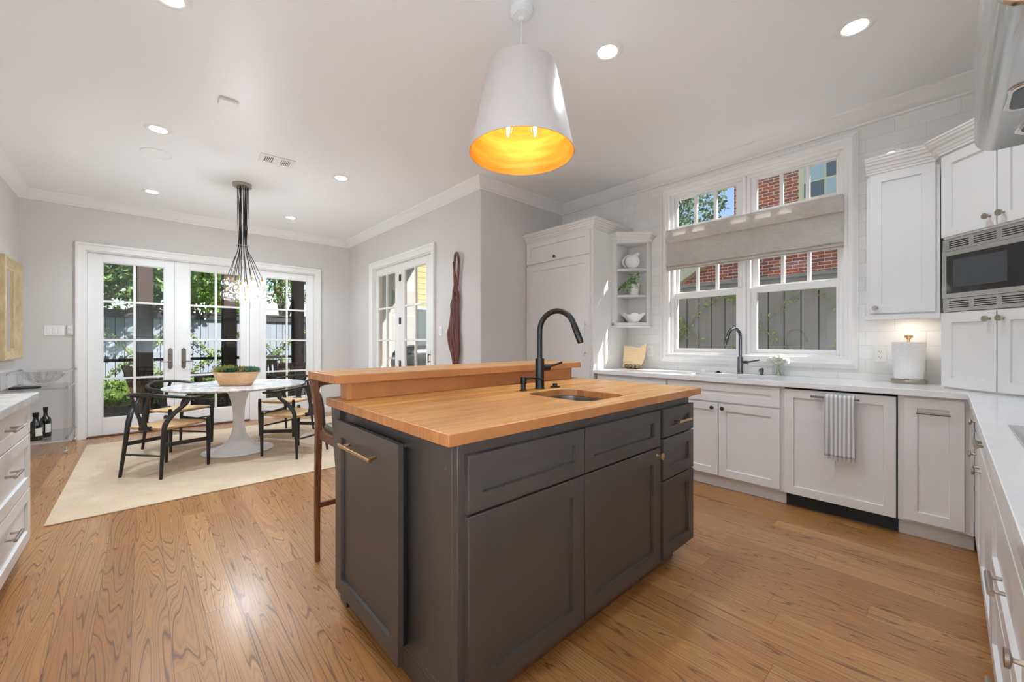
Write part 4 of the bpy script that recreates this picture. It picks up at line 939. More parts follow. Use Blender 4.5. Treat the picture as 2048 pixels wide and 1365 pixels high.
ends = [(-.13, .10, .06, -.02), (-.10, .05, .10, .09), (-.12, -.02, .11, .02), (-.09, -.08, .12, .10), (-.075, -.10, .06, .0), (-.13, .05, .05, .03), (-.05, -.09, .17, .16), (-.04, .0, .18, .15), (-.10, .02, .02, .0), (-.14, -.05, .06, -.01), (-.12, .13, .03, -.05)]
for ex, ey, ez, _ in ends:
    P_ = bez([c+Vector((0, 0, .11)), c+Vector((ex*.4, ey*.4, ez*.6+.10)), c+Vector((ex*.8, ey*.8, ez+.05)), c+Vector((ex, ey, ez-.005))], 12); st.tube(P_, .0018, 5)
    for q in P_[3:]:
        for _k in range(1):
            d = Vector((rng.uniform(-1, .2), rng.uniform(-1, 1), rng.uniform(-.5, .4))).normalized(); L = rng.uniform(.03, .044); w = d.cross(Vector((0, 0, 1))).normalized()*L*.34; nn = d.cross(w).normalized()*L*.1
            lf.add([q, q+d*L*.3+w+nn, q+d*L*.7+w*.8+nn, q+d*L, q+d*L*.7-w*.8+nn, q+d*L*.3-w+nn, q+d*L*.5], [(0, 1, 6), (1, 2, 6), (2, 3, 6), (3, 4, 6), (4, 5, 6), (5, 0, 6)])
lf.build('leaves', 'pothos', t, smooth=0, recalc=False); st.build('stems', 'vine', t)
c = Vector((3.93, 2.325, 1.409)); mb = MB(); n = 48; vs = []
for s_, z in ((.045, .006), (.05, 0), (.07, .02), (.10, .06), (.128, .088), (.132, .092), (.125, .088), (.096, .058), (.064, .022), (.0004, .014)):
    for k in range(n):
        a = 2*PI*k/n; wv = math.sin(a*7)*.05+math.sin(a*11+1)*.02; f_ = min(1, max(0, (s_-.05)/.08))
        vs.append(c+Vector((s_*(1+wv*f_)*math.cos(a)*.85, s_*(1+wv*f_)*math.sin(a)*1.0, z+f_*.010*math.sin(a*7+.6))))
mb.add(vs, [(i*n+k, i*n+(k+1) % n, (i+1)*n+(k+1) % n, (i+1)*n+k) for i in range(9) for k in range(n)] + [tuple(range(n))[::-1]])
o = mb.build('ruffled_bowl', 'white_ceramic', smooth=70); tag(o, 'white bowl with a ruffled rim on the bottom shelf', 'bowl')

# cutting board on its scroll stand
fb_ = frame((3.905, 2.295, .924), (.22, -1, 0), (-1, -.22, .12), (.12, 0, 1))
outl = [(-.128, .0), (-.03, .0), (.0, -.012), (.03, -.02), (.06, .0), (.085, .05), (.102, .10), (.110, .16), (.118, .262), (.10, .252), (.072, .238), (.05, .218), (.02, .212), (-.01, .222), (-.03, .230), (-.128, .234)]
o = MB().prism(outl, fb_, -.008, .008).build('cutting_board', 'board', bevel=.002); tag(o, 'pale bamboo cutting board with a curvy outline leaning on the stand', 'cutting board')
t = thing('scroll_stand', 'small black wrought iron scroll easel holding the cutting board', 'stand', (3.88, 2.30, .914))
fs_ = frame((3.875, 2.305, .914), (.22, -1, 0), (-1, -.22, 0))
def spiral(cx0, cz0, r0, turns, sgn, ph): return [fs_((cx0+sgn*r0*(1-.75*k/26)*math.cos(ph+turns*2*PI*k/26), cz0+r0*(1-.75*k/26)*math.sin(ph+turns*2*PI*k/26), .0)) for k in range(27)]
mb = MB()
for cx0, sg in ((-.062, -1), (-.022, 1), (.028, -1), (.068, 1)): mb.tube(spiral(cx0, .026, .023, 1.4, sg, -PI/2), .0032, 6)
mb.tube([fs_((-.066, .003, 0)), fs_((.072, .003, 0))], .0032, 6)
mb.build('scrolls', 'black', t)
mb = MB()
for a in (-.04, .045): mb.tube([fs_((a, .0035, .0)), fs_((a, .0035, -.075)), fs_((a, .15, -.088))], .003, 6).tube([fs_((a, .0035, .0)), fs_((a, .004, .012)), fs_((a, .018, .014))], .003, 6)
mb.build('rests', 'black', t)
# flowers
t = thing('flower_vase', 'small glass jar of white flowers on the counter under the right window', 'vase', (3.99, .985, .914))
MB().lathe([(.0001, 0), (.038, 0), (.041, .006), (.041, .07), (.036, .085), (.036, .092), (.0385, .092), (.0435, .07), (.0435, .004), (.0001, -.0)], (3.99, .985, .915), 28).build('jar', 'acrylic', t)
st = MB(); rng = random.Random(3)
heads = [(3.985, 1.04, 1.045), (3.975, 1.00, 1.062), (3.97, .955, 1.055), (4.0, .97, 1.075), (3.985, .925, 1.04), (3.965, .985, 1.035)]
for h in heads:
    st.tube(bez([Vector((3.99+rng.uniform(-.02, .02), .985+rng.uniform(-.02, .02), .918)), Vector((3.99, .985, .985)), Vector(h)], 8), .0018, 5)
    pet = MB()
    for _ in range(46):
        d = Vector((rng.gauss(0, 1), rng.gauss(0, 1), rng.gauss(.3, 1))).normalized(); w = d.cross(Vector((rng.gauss(0, 1), rng.gauss(0, 1), 1))).normalized()*.011; p = Vector(h)
        pet.add([p+d*.004, p+d*.018+w, p+d*.028+w*.5, p+d*.028-w*.5, p+d*.018-w], [(0, 1, 2, 3, 4)])
    pet.build('flower', 'petal', t, smooth=0, recalc=False)
st.build('stems', 'vine', t)

# roman shade
prof = [(3.982, 2.348), (3.978, 2.345), (3.974, 2.29), (3.979, 2.224), (3.986, 2.216), (4.004, 2.226), (4.008, 2.21), (4.005, 2.10), (3.996, 2.03), (3.984, 2.002), (3.978, 1.988), (3.984, 1.976), (4.000, 1.974), (3.994, 1.966), (3.984, 1.957), (3.988, 1.948), (4.006, 1.950), (3.998, 1.938), (4.012, 1.934), (4.018, 1.95), (4.018, 2.348)]
t = thing('roman_shade', 'grey linen roman shade drawn half way across the kitchen window', 'window shade', (4.0, 1.265, 1.934))
mb = MB(); ny = 24; vs = []
for i in range(ny+1):
    y = 1.978-1.427*i/ny
    for x, z in prof: vs.append((x+.002*math.sin(i*1.3+z*20)*(1 if z < 2.2 else 0), y, z+.0025*math.sin(i*.9)*(1 if z < 2.05 else 0)))
n = len(prof); fs = [(i*n+k, i*n+(k+1) % n, (i+1)*n+(k+1) % n, (i+1)*n+k) for i in range(ny) for k in range(n-1)]
mb.add(vs, fs).build('fabric', 'linen', t, smooth=50, recalc=False)
MB().box((4.02, .556, 2.305), (4.055, 1.976, 2.345)).build('headrail', 'trim', t)
MB().tube([(3.975, .58, 2.225), (3.985, .56, 2.16), (3.99, .556, 2.02)], .0014, 5).build('cord', 'linen', t)

# ------------------------------------------------------------------ dining area
o = MB().box((-.475, 3.97, 0), (2.62, 6.72, .009)).build('area_rug', 'rug', bevel=.003); tag(o, 'large sand coloured woven rug under the dining table', 'rug')
TZ = .009
t = thing('tulip_table', 'round white marble dining table on a white tulip pedestal', 'table', (.78, 5.31, TZ))
MB().lathe([(.0001, .706), (.60, .706), (.635, .712), (.652, .724), (.650, .731), (.0001, .731)], (.78, 5.31, 0), 96).build('table_top', 'marble', t, smooth=30)
MB().lathe([(.0001, TZ), (.325, TZ), (.332, .014), (.330, .019), (.29, .026), (.22, .045), (.155, .075), (.105, .125), (.072, .19), (.056, .27), (.051, .36), (.056, .46), (.070, .55), (.095, .63), (.135, .688), (.15, .706), (.0001, .706)], (.78, 5.31, 0), 72).build('pedestal', 'pedestal', t, smooth=60)

def wishbone(label):
    t = thing('wishbone_chair', label, 'chair', (0, 0, 0), 0, 'black wishbone chairs round the marble table')
    # x forward, y left
    fw_ = .232; 
    for s_ in (1, -1):
        MB().tube([(.205, s_*fw_, 0), (.207, s_*fw_, .20), (.205, s_*(fw_+.002), .36), (.203, s_*(fw_+.003), .445), (.203, s_*(fw_+.003), .462), (.203, s_*(fw_+.003), .468)], [.0125, .017, .0195, .0185, .016, .008], 12).build('leg', 'ebony', t)
        MB().tube(bez([(-.235, s_*.205, 0), (-.215, s_*.195, .18), (-.195, s_*.188, .36), (-.178, s_*.19, .47), (-.125, s_*.222, .56), (-.055, s_*.254, .625), (-.03, s_*.264, .665), (-.028, s_*.265, .684)], 28),
                  [.0125+.0085*min(1, k/12.0) if k < 14 else max(.013, .021-.0007*(k-14)) for k in range(29)], 12).build('leg', 'ebony', t)
    MB().tube(bez([(.15, .262, .668), (.10, .272, .671), (0, .272, .680), (-.12, .238, .700), (-.205, .15, .722), (-.238, .05, .732), (-.242, 0, .733), (-.238, -.05, .732), (-.205, -.15, .722), (-.12, -.238, .700), (0, -.272, .680), (.10, -.272, .671), (.15, -.262, .668)], 48),
              [.012]+[.0155]*47+[.012], 12, flat=.9).build('top_rail', 'ebony', t)
    # Y splat: plank that forks towards the rail
    mb = MB(); N_ = 10; sec = []
    def sx(z): return -.205-.012*math.sin((z-.43)/.3*PI)-.03*((z-.43)/.30)
    for s_ in (1, -1):
        rows = []
        for k in range(N_+1):
            z = .43+.295*k/N_; f = max(0, (k/N_-.28)/.72); c_ = s_*(.018+f*.072); hw = .0185-.004*f if k/N_ > .28 else .019
            x = sx(z); rows.append([(x-.006, c_-hw, z), (x-.006, c_+hw, z), (x+.006, c_+hw, z), (x+.006, c_-hw, z)])
        vs = [p for r in rows for p in r]
        mb.add(vs, [(k*4+q, k*4+(q+1) % 4, k*4+4+(q+1) % 4, k*4+4+q) for k in range(N_) for q in range(4)] + [(3, 2, 1, 0), (N_*4, N_*4+1, N_*4+2, N_*4+3)])
    mb.build('splat', 'ebony', t, bevel=.002)
    # woven seat: padded trapezoid rails with a shallow dish
    mb = MB(); nx, ny = 16, 16; top = []; bot = []
    for i in range(nx+1):
        a = i/nx; x = -.185+.39*a; hw = .178+.045*a
        for k in range(ny+1):
            b = k/ny*2-1; y = b*hw; e = min(a, 1-a, (1-abs(b))/2)*2; rim = math.exp(-(e/.16)**2)
            rise = .012*(abs(a-.5)*2)**2
            z = .425+.012*rim-.012*(1-rim)+.006*a; ed = .012 if e < .001 else 0
            top.append((x, y, z+.006-ed)); bot.append((x, y, z-.026+ed*.8+.010*(1-rim)))
    n = (nx+1)*(ny+1); idx = lambda i, k: i*(ny+1)+k
    fs = [(idx(i, k), idx(i+1, k), idx(i+1, k+1), idx(i, k+1)) for i in range(nx) for k in range(ny)]
    fs += [tuple(q+n for q in f)[::-1] for f in list(fs)]
    per = [idx(i, 0) for i in range(nx+1)]+[idx(nx, k) for k in range(1, ny+1)]+[idx(i, ny) for i in range(nx-1, -1, -1)]+[idx(0, k) for k in range(ny-1, 0, -1)]
    fs += [(per[i], per[(i+1) % len(per)], per[(i+1) % len(per)]+n, per[i]+n) for i in range(len(per))]
    mb.add(top+bot, fs).build('seat', 'cord', t, smooth=60)
    MB().tube([(-.19, -.05, .425), (-.19, .05, .425)], .021, 10).build('seat_bridge', 'ebony', t)
    for s_ in (1, -1):
        MB().fbox(frame((-.19, s_*.191, .285), (.395, s_*.038, -.03), (s_*-.096, 1, 0)), (0, -.018, -.006), (.398, .018, .006)).build('stretcher', 'ebony', t, bevel=.003)
    for x, hw, z in ((-.215, .195, .195), (.207, .232, .315)):
        MB().tube([(x, -hw, z), (x, -hw*.5, z), (x, 0, z), (x, hw*.5, z), (x, hw, z)], [.006, .009, .010, .009, .006], 10).build('stretcher', 'ebony', t)
    return t
ch = wishbone('black wishbone chair nearest the viewer on the left side of the table')
def place(c, x, y, deg): c.location = (x, y, TZ); c.rotation_euler = (0, 0, math.radians(deg))
place(ch, .163, 4.925, 40)
dup(ch, (.298, 5.98, TZ), math.radians(-56), 'black wishbone chair at the back left in front of the left garden door')
dup(ch, (1.215, 4.775, TZ), math.radians(119), 'black wishbone chair on the near right, partly hidden by the wooden stool')
dup(ch, (1.40, 5.87, TZ), math.radians(219), 'black wishbone chair at the far right in front of the fixed glass panel')

# planter with succulents
pc = Vector((.745, 5.235, .731))
t = thing('succulent_planter', 'oblong pale wooden bowl of mixed succulents on the marble table', 'planter', pc)
ang = math.radians(-42.6); E1 = Vector((math.cos(ang), math.sin(ang), 0)); E2 = Vector((-math.sin(ang), math.cos(ang), 0))
def pp(a, b, z): return pc+E1*a+E2*b+Vector((0, 0, z))
n = 48; vs = []; rows = [(.150, .085, 0), (.165, .095, .006), (.205, .125, .07), (.232, .142, .135), (.238, .146, .148), (.230, .139, .147), (.215, .130, .12), (.0005, .0005, .118)]
for ra, rb, z in rows: vs += [pp(ra*math.cos(2*PI*k/n), rb*math.sin(2*PI*k/n), z) for k in range(n)]
MB().add(vs, [(i*n+k, i*n+(k+1) % n, (i+1)*n+(k+1) % n, (i+1)*n+k) for i in range(len(rows)-1) for k in range(n)]+[tuple(range(n))[::-1]]).build('bowl', 'planter', t, smooth=60)
MB().add([pp(.222*math.cos(2*PI*k/n), .134*math.sin(2*PI*k/n), .128) for k in range(n)], [tuple(range(n))]).build('soil', 'soil', t, recalc=False)
rng = random.Random(21)
def rosette(c, r, h, nl, mat, spike):
    mb = MB()
    for k in range(nl):
        el = rng.uniform(.15, 1.45); az = 2.39996*k; d = Vector((math.cos(az)*math.cos(el), math.sin(az)*math.cos(el), math.sin(el)))
        L = (r*math.cos(el)+h*math.sin(el))*rng.uniform(.8, 1.1); w = d.cross(Vector((0, 0, 1.0001))).normalized()*L*spike; nn = d.cross(w).normalized()*L*.1
        mb.add([c, c+d*L*.5+w-nn, c+d*L, c+d*L*.5-w-nn, c+d*L*.5+nn*1.2], [(0, 1, 4), (1, 2, 4), (2, 3, 4), (3, 0, 4)])
    return mb.build('succulent', mat, t, smooth=0, recalc=False)
for a, b, r, h, nl, m_, s_ in [(-.17, -.03, .055, .075, 90, 'succ_a', .07), (-.12, .05, .06, .085, 110, 'succ_a', .06), (-.11, -.07, .055, .07, 90, 'succ_a', .07), (-.05, .0, .055, .08, 90, 'succ_a', .08), (-.03, -.08, .06, .055, 46, 'succ_b', .22), (.035, -.07, .06, .055, 46, 'succ_b', .24), (.02, .05, .05, .075, 60, 'succ_c', .14), (.08, .0, .055, .07, 60, 'succ_c', .2),
                              (.10, -.075, .05, .05, 44, 'succ_c', .24), (.12, .06, .05, .075, 60, 'succ_b', .14), (.165, -.03, .055, .075, 70, 'succ_b', .18), (.19, .02, .045, .065, 60, 'succ_b', .18), (-.06, .09, .05, .075, 60, 'succ_b', .1), (-.2, .03, .035, .06, 60, 'succ_a', .08)]:
    rosette(pp(a, b, .125), r, h, nl, m_, s_)

# bar stool at the island's left end
t = thing('bar_stool', 'walnut bar stool with an olive seat pad, half hidden behind the island', 'stool', (.93, 2.18, 0))
def post(x): return MB().tube(bez([(x, 2.345, 0), (x+.004, 2.362, .30), (x+.012, 2.372, .60), (x+.016, 2.375, .78), (x+.012, 2.40, .88), (x+.004, 2.44, 1.005)], 14), [.017+.009*min(1, k/7) if k < 11 else .024-.0025*(k-11) for k in range(15)], 4, up=(.7, .7, 0)).build('leg', 'walnut', t, smooth=20, bevel=.003)
post(.705); post(1.145)
for x in (.72, 1.13): MB().tube([(x, 1.985, 0), (x, 1.985, .70)], [.018, .023], 4, up=(.7, .7, 0)).build('leg', 'walnut', t, smooth=20, bevel=.003)
for x in (.728, 1.122): MB().box((x-.013, 1.985, .665), (x+.013, 2.372, .715)).build('seat_rail', 'walnut', t, bevel=.003)
MB().box((.728, 1.975, .665), (1.122, 1.999, .715)).box((.728, 2.35, .665), (1.122, 2.374, .715)).build('seat_rail', 'walnut', t, bevel=.003)
k = MB().box((.735, 1.99, .705), (1.115, 2.345, .755)).build('seat_pad', 'olive', t, bevel=.022, seg=4)
MB().box((.715, 2.35, .285), (1.135, 2.372, .312)).build('stretcher', 'walnut', t, bevel=.003)
MB().box((.71, 1.975, .215), (1.13, 1.997, .242)).build('foot_rest', 'walnut', t, bevel=.003)
MB().tube(bez([(.71, 2.432, .985), (.93, 2.47, .99), (1.145, 2.432, .985)], 12), .022, 8, flat=1.6, up=(0, 0, 1)).build('back_rest', 'walnut', t)

# wood carving hung on the wall by the double door
t = thing('wall_carving', 'tall reddish carved wood sculpture of twisting strands hung on the wall', 'wall sculpture', (2.66, 3.93, .62))
def strand(pts, r, flat=1.0): return MB().tube(bez([(2.655-d, y, z) for y, z, d in pts], 60), [rr for rr in r], 10, flat=flat, up=(1, 0, 0))
YC = 3.885
def ws(name, pts, rad):
    q = bez([(2.668-p[2], p[0], p[1]) for p in pts], 50); m_ = len(q)
    rr = [rad[min(len(rad)-1, int(i*len(rad)/m_))] for i in range(m_)]
    sm = [sum(rr[max(0, i-3):i+4])/len(rr[max(0, i-3):i+4]) for i in range(m_)]
    return MB().tube(q, sm, 10, up=(1, 0, 0)).build(name, 'sculpt', t, smooth=70)
ws('strand', [(3.83, 1.85, .0), (3.81, 2.03, 0), (3.79, 2.14, .01), (3.815, 2.215, .015), (3.86, 2.21, .01), (3.885, 2.12, 0), (3.895, 2.0, 0), (3.87, 1.86, .01), (3.875, 1.76, .02), (3.85, 1.6, .02), (3.87, 1.40, .02), (3.86, 1.2, .02), (3.835, 1.02, .01), (3.83, .80, 0), (3.81, .62, 0)], [.014, .014, .015, .015, .014, .013, .014, .016, .022, .026, .024, .02, .018, .016])
ws('strand', [(3.885, 2.13, .015), (3.865, 2.02, .02), (3.83, 1.93, .02), (3.84, 1.80, .0), (3.885, 1.74, .0), (3.925, 1.64, .01), (3.915, 1.55, .01), (3.945, 1.40, .01), (3.985, 1.30, .01), (3.965, 1.18, .01), (3.92, 1.07, .01), (3.895, .98, .01), (3.905, .85, 0), (3.955, .72, 0), (3.96, .60, 0)], [.012, .012, .013, .015, .018, .027, .024, .026, .030, .022, .018, .016, .014, .014])
ws('strand', [(3.83, 1.78, .0), (3.81, 1.70, .01), (3.83, 1.60, .01), (3.845, 1.48, .0), (3.84, 1.35, .0), (3.82, 1.22, .01), (3.81, 1.1, .01), (3.83, 1.0, .01), (3.86, .86, .01), (3.875, .70, .0)], [.018, .02, .026, .03, .026, .022, .022, .018, .016])
ws('strand', [(3.86, 1.80, .03), (3.875, 1.68, .03), (3.895, 1.55, .03), (3.90, 1.40, .03), (3.905, 1.25, .03), (3.885, 1.12, .03), (3.865, 1.0, .02), (3.87, .85, .01), (3.90, .72, .0)], [.015, .016, .017, .02, .018, .017, .015, .014])

def plate_switch(f, w_, h_, n_, label, pos):
    t = thing('light_switch', label, 'light switch', pos)
    MB().fbox(f, (-w_/2, -h_/2, 0), (w_/2, h_/2, .005)).build('cover_plate', 'white_plastic', t, bevel=.002)
    for k in range(n_):
        a = (k-(n_-1)/2)*.046*(w_/(.046*n_+.028) if n_ > 1 else 1); MB().fbox(f, (a-.0165, -.033, .004), (a+.0165, .033, .0085)).build('rocker', 'trim', t, bevel=.0015)
plate_switch(frame((-.777, 7.22, 1.336), (1, 0, 0), (0, -1, 0)), .163, .115, 3, 'wide white switch plate with three rockers left of the garden doors', (-.777, 7.22, 1.336))
plate_switch(frame((2.70, 4.232, 1.335), (0, -1, 0), (-1, 0, 0)), .072, .117, 1, 'single white light switch between the double door and the carving', (2.70, 4.232, 1.335))
t = thing('wall_keypad', 'small beige keypad beside the wide switch plate', 'keypad', (-.648, 7.22, 1.35))
f = frame((-.648, 7.22, 1.35), (1, 0, 0), (0, -1, 0))
MB().fbox(f, (-.026, -.062, 0), (.026, .062, .02)).build('body', 'wall', t, bevel=.004)
MB().fbox(f, (-.016, .015, .0195), (.016, .045, .021)).build('display', 'white_plastic', t)
for q in range(6): MB().fbox(f, (-.016+(q % 3)*.012, -.04+(q//3)*.016, .0195), (-.008+(q % 3)*.012, -.03+(q//3)*.016, .0212)).build('key', 'white_plastic', t)

# gilt mirror on the left wall
t = thing('wall_mirror', 'narrow mirror in a deep pale gilt frame on the left wall', 'mirror', (-1.02, 6.65, 1.02))
fm = frame((-1.053, 0, 0), (0, 1, 0), (1, 0, 0))
rect_sweep(fm, 6.41, 1.135, 6.90, 1.95, [(0, .018), (.006, .026), (.03, .026), (.05, .04), (.075, .046), (.10, .062), (.115, .062), (.12, .055), (.12, 0), (0, 0)]).build('frame', 'gilt', t, smooth=30)
MB().fbox(fm, (6.405, 1.13, .010), (6.905, 1.955, .02)).build('glass', 'mirror', t)

# acrylic console cart
KX0, KX1, KY0, KY1 = -1.045, -.585, 6.37, 7.15
t = thing('acrylic_cart', 'clear acrylic console cart with chrome corners against the left wall', 'cart', ((KX0+KX1)/2, 6.76, 0))
for x in (KX0+.02, KX1-.02):
    for y in (KY0+.02, KY1-.02):
        l = MB().box((x-.02, y-.02, .075), (x+.02, y+.02, .885)).build('leg', 'acrylic', t, bevel=.003)
        MB().sphere((x, y, .027), .027, 12, 0, (.7, 1, 1)).tube([(x, y, .03), (x, y, .078)], .010, 8).build('caster', 'chrome', l)
        MB().box((x-.022, y-.022, .865), (x+.022, y+.022, .889)).build('corner_cap', 'chrome', l, bevel=.002)
for z in (.155, .70): MB().box((KX0+.002, KY0+.002, z), (KX1-.002, KY1-.002, z+.016)).build('shelf', 'acrylic', t, bevel=.002)
for x in (KX0+.02, KX1-.02):
    for z in (.16, .705, .87): MB().box((x-.008, KY0+.04, z), (x+.008, KY1-.04, z+.02)).build('rail', 'acrylic', t, bevel=.002)
for y in (KY0+.02, KY1-.02): MB().box((KX0+.04, y-.008, .865), (KX1-.04, y+.008, .882)).build('rail', 'acrylic', t, bevel=.002)
mb = MB(); n = 36; vs = []; c = Vector((-.80, 6.70, .718)); rows = [(.05, 0), (.055, .008), (.05, .02), (.10, .055), (.14, .10), (.165, .155), (.17, .165), (.155, .158), (.13, .10), (.09, .06), (.0004, .03)]
for r, z in rows: vs += [c+Vector((r*(1+.07*(k % 2))*math.cos(2*PI*k/n), r*(1+.07*(k % 2))*math.sin(2*PI*k/n), z)) for k in range(n)]
o = mb.add(vs, [(i*n+k, i*n+(k+1) % n, (i+1)*n+(k+1) % n, (i+1)*n+k) for i in range(len(rows)-1) for k in range(n)]+[tuple(range(n))[::-1]]).build('crystal_bowl', 'crystal', smooth=0); tag(o, 'large cut crystal bowl on top of the clear cart', 'bowl')
o = MB().box((-1.0, 6.42, .716), (-.80, 6.60, .732)).build('dark_tray', 'rubber', bevel=.003); tag(o, 'flat dark tray lying on the clear cart beside the crystal bowl', 'tray')
def bottle(x, y, z, r, h, label):
    t = thing('wine_bottle', label, 'bottle', (x, y, z), 0, 'dark bottles on the cart'); s_ = h/.30
    MB().lathe([(.0001, .004), (r*.9, 0), (r, .006), (r, .165*s_), (r*.9, .19*s_), (r*.45, .215*s_), (r*.36, .24*s_), (r*.36, .292*s_), (r*.42, .293*s_), (r*.42, .3*s_), (.0001, .3*s_)], (x, y, z), 28).build('glass', 'bottle', t, smooth=50)
    MB().lathe([(r*.39, .255*s_), (r*.40, .256*s_), (r*.455, .2925*s_), (r*.455, .302*s_), (.0001, .303*s_)], (x, y, z), 20).build('cap', 'rubber', t)
    mb = MB(); nn = 12; pts = [(x+(r+.0008)*math.cos(-1.5+1.1*k/nn), y+(r+.0008)*math.sin(-1.5+1.1*k/nn)) for k in range(nn+1)]
    mb.add([(a, b, z+.05*s_) for a, b in pts]+[(a, b, z+.135*s_) for a, b in pts], [(k, k+1, nn+2+k, nn+1+k) for k in range(nn)]).build('label', 'paper', t, recalc=False)
bottle(-.825, 6.47, .171, .052, .285, 'squat dark bottle on the lower shelf of the cart, nearer one')
bottle(-.775, 6.62, .171, .042, .32, 'slimmer tall dark bottle behind the squat one on the cart')
bottle(-.90, 6.45, .171, .04, .26, 'dark bottle half hidden behind the left drawer cabinet')

# drawers at the left edge
t = thing('drawer_cabinet', 'white three drawer cabinet at the left edge', 'base cabinet', (-.75, 2.99, 0))
MB().box((-1.05, 2.36, .10), (-.482, 3.475, .875)).box((-1.05, 2.36, 0), (-.55, 3.47, .10)).build('carcass', 'cab', t, bevel=.001)
for z0, z1, hz_ in ((.70, .862, .795), (.402, .692, .585), (.108, .394, .295)):
    o = shaker(frame((-.482, 2.42, z0), (0, 1, 0), (1, 0, 0)), 1.045, z1-z0, .06).build('drawer_front', 'cab', t)
    bar_handle(frame((-.462, 2.955, hz_), (0, 1, 0), (1, 0, 0)), -.075, .075, 0, .007, .034, post=.02).build('handle', 'nickel', o)
t = thing('base_cabinet', 'white base cabinet continuing towards the viewer along the left wall, out of view', 'base cabinet', (-.75, .9, 0))
MB().box((-1.05, -.55, .10), (-.482, 2.355, .875)).box((-1.05, -.55, 0), (-.55, 2.355, .10)).build('carcass', 'cab', t, bevel=.001)
for k in range(4): shaker(frame((-.482, -.53+k*.72, .115), (0, 1, 0), (1, 0, 0)), .71, .745, .06).build('door', 'cab', t)
o = MB().box((-1.052, -.69, .877), (-.435, 3.51, .916)).build('side_counter', 'marble_left', bevel=.003); tag(o, 'white marble counter over the drawer cabinet at the left edge', 'counter top')

# ------------------------------------------------------------------ outside: porch and garden
o = MB().box((-40, -30, -.32), (40, 60, -.12)).build('ground', 'lawn'); tag(o, 'lawn beyond the porch', 'ground', None, 'structure')
o = MB().box((-3.0, 7.37, -.12), (5.2, 9.72, -.03)).build('porch_floor', 'porch'); tag(o, 'dark slate floor of the covered porch', 'floor', None, 'structure')
o = MB().box((-3.0, 7.37, 2.64), (2.9, 8.55, 2.76)).box((-3.0, 9.33, 2.64), (2.9, 9.47, 2.80)).build('porch_roof', 'postwood'); tag(o, 'dark brown roof over the covered porch', 'roof', None, 'structure')
for x, l in ((.02, 'brown square porch post seen through the left garden door'), (1.225, 'brown square porch post seen through the middle garden door'), (2.433, 'brown square porch post seen through the fixed glass panel'), (-1.19, 'brown square porch post hidden left of the garden doors')):
    t = thing('porch_post', l, 'post', (x, 9.41, -.03), 0, 'porch posts')
    MB().box((x-.092, 9.31, -.03), (x+.105, 9.51, 2.64)).build('shaft', 'postwood', t, bevel=.006)
    MB().box((x-.118, 9.36, -.03), (x-.092, 9.44, 2.64)).box((x+.105, 9.36, -.03), (x+.118, 9.44, 2.64)).build('screen_batten', 'rubber', t)
for x0, x1, l in ((-1.07, -.10, 'dark screen rail and mesh left of the first porch post'), (.14, 1.107, 'dark screen rail and mesh between the first and second porch posts'), (1.345, 2.315, 'dark screen rail and mesh between the second and third porch posts')):
    t = thing('porch_screen', l, 'porch screen', ((x0+x1)/2, 9.40, -.03), 0, 'porch screens')
    MB().box((x0, 9.37, .865), (x1, 9.43, .915)).box((x0, 9.37, -.03), (x1, 9.43, 0.0)).box((x0, 9.37, .105), (x1, 9.43, .125)).build('rails', 'rubber', t)
    MB().box((x0, 9.398, 0), (x1, 9.402, .105)).build('mesh', 'screen', t)

t = thing('garden_fence', 'tall pale grey board fence at the back of the garden', 'fence', (1, 12.5, -.12))
MB().box((-7, 12.50, -.12), (7.5, 12.54, 1.85)).build('boards', 'fence_blue', t)
MB().box((-7, 12.44, 1.74), (7.5, 12.50, 1.88)).build('top_rail', 'fence_dark', t); MB().box((-7, 12.42, 1.88), (7.5, 12.56, 1.92)).build('cap', 'fence_dark', t)
rng = random.Random(8)
def lattice(name, label, axis, plane, centres, zc, arm, zmin, zmax, mat, n_leaf, size, nrm, off, dens=1.0):
    t = thing(name, label, 'vine', tuple([centres[len(centres)//2], plane+off, zmin] if axis == 0 else [plane+off, centres[len(centres)//2], zmin]))
    w_ = MB(); lf = MB()
    for c in centres:
        for s_ in (1, -1):
            pts = []
            for k in range(-20, 21):
                d = k/20*arm; z = zc+s_*d
                if zmin <= z <= zmax: pts.append((c+d, plane+off+.006*math.sin(k), z) if axis == 0 else (plane+off+.006*math.sin(k), c+d, z))
            if len(pts) < 2: continue
            w_.tube(pts, .007 if dens >= 1 else .004, 5)
            for _ in range(n_leaf):
                if dens < 1 and rng.random() > dens: continue
                a, b = rng.choice(list(zip(pts, pts[1:]))); f = rng.random(); p = Vector(a).lerp(Vector(b), f)
                if dens < 1: p = Vector(a)+Vector((rng.gauss(0, .012) if axis == 0 else 0, 0 if axis == 0 else rng.gauss(0, .012), rng.gauss(0, .02)))
                sp_ = .045 if dens >= 1 else .03
                p += Vector((rng.gauss(0, sp_), rng.uniform(-.10, 0), rng.gauss(0, sp_))) if axis == 0 else Vector((rng.uniform(-.06, 0), rng.gauss(0, sp_), rng.gauss(0, sp_)))
                leaves(lf, [p], size, rng, 0, .6, .5)
    w_.build('stems', 'branch', t); lf.build('foliage', mat, t, smooth=0, recalc=False)
lattice('trained_vine', 'leafy vine trained in diagonal crosses on the pale garden fence', 0, 12.5, [-2.83, -1.46, -.09, 1.32, 2.68, 4.05], .90, .66, .1, 1.6, 'vine', 150, .08, (0, 1, 0), -.05)
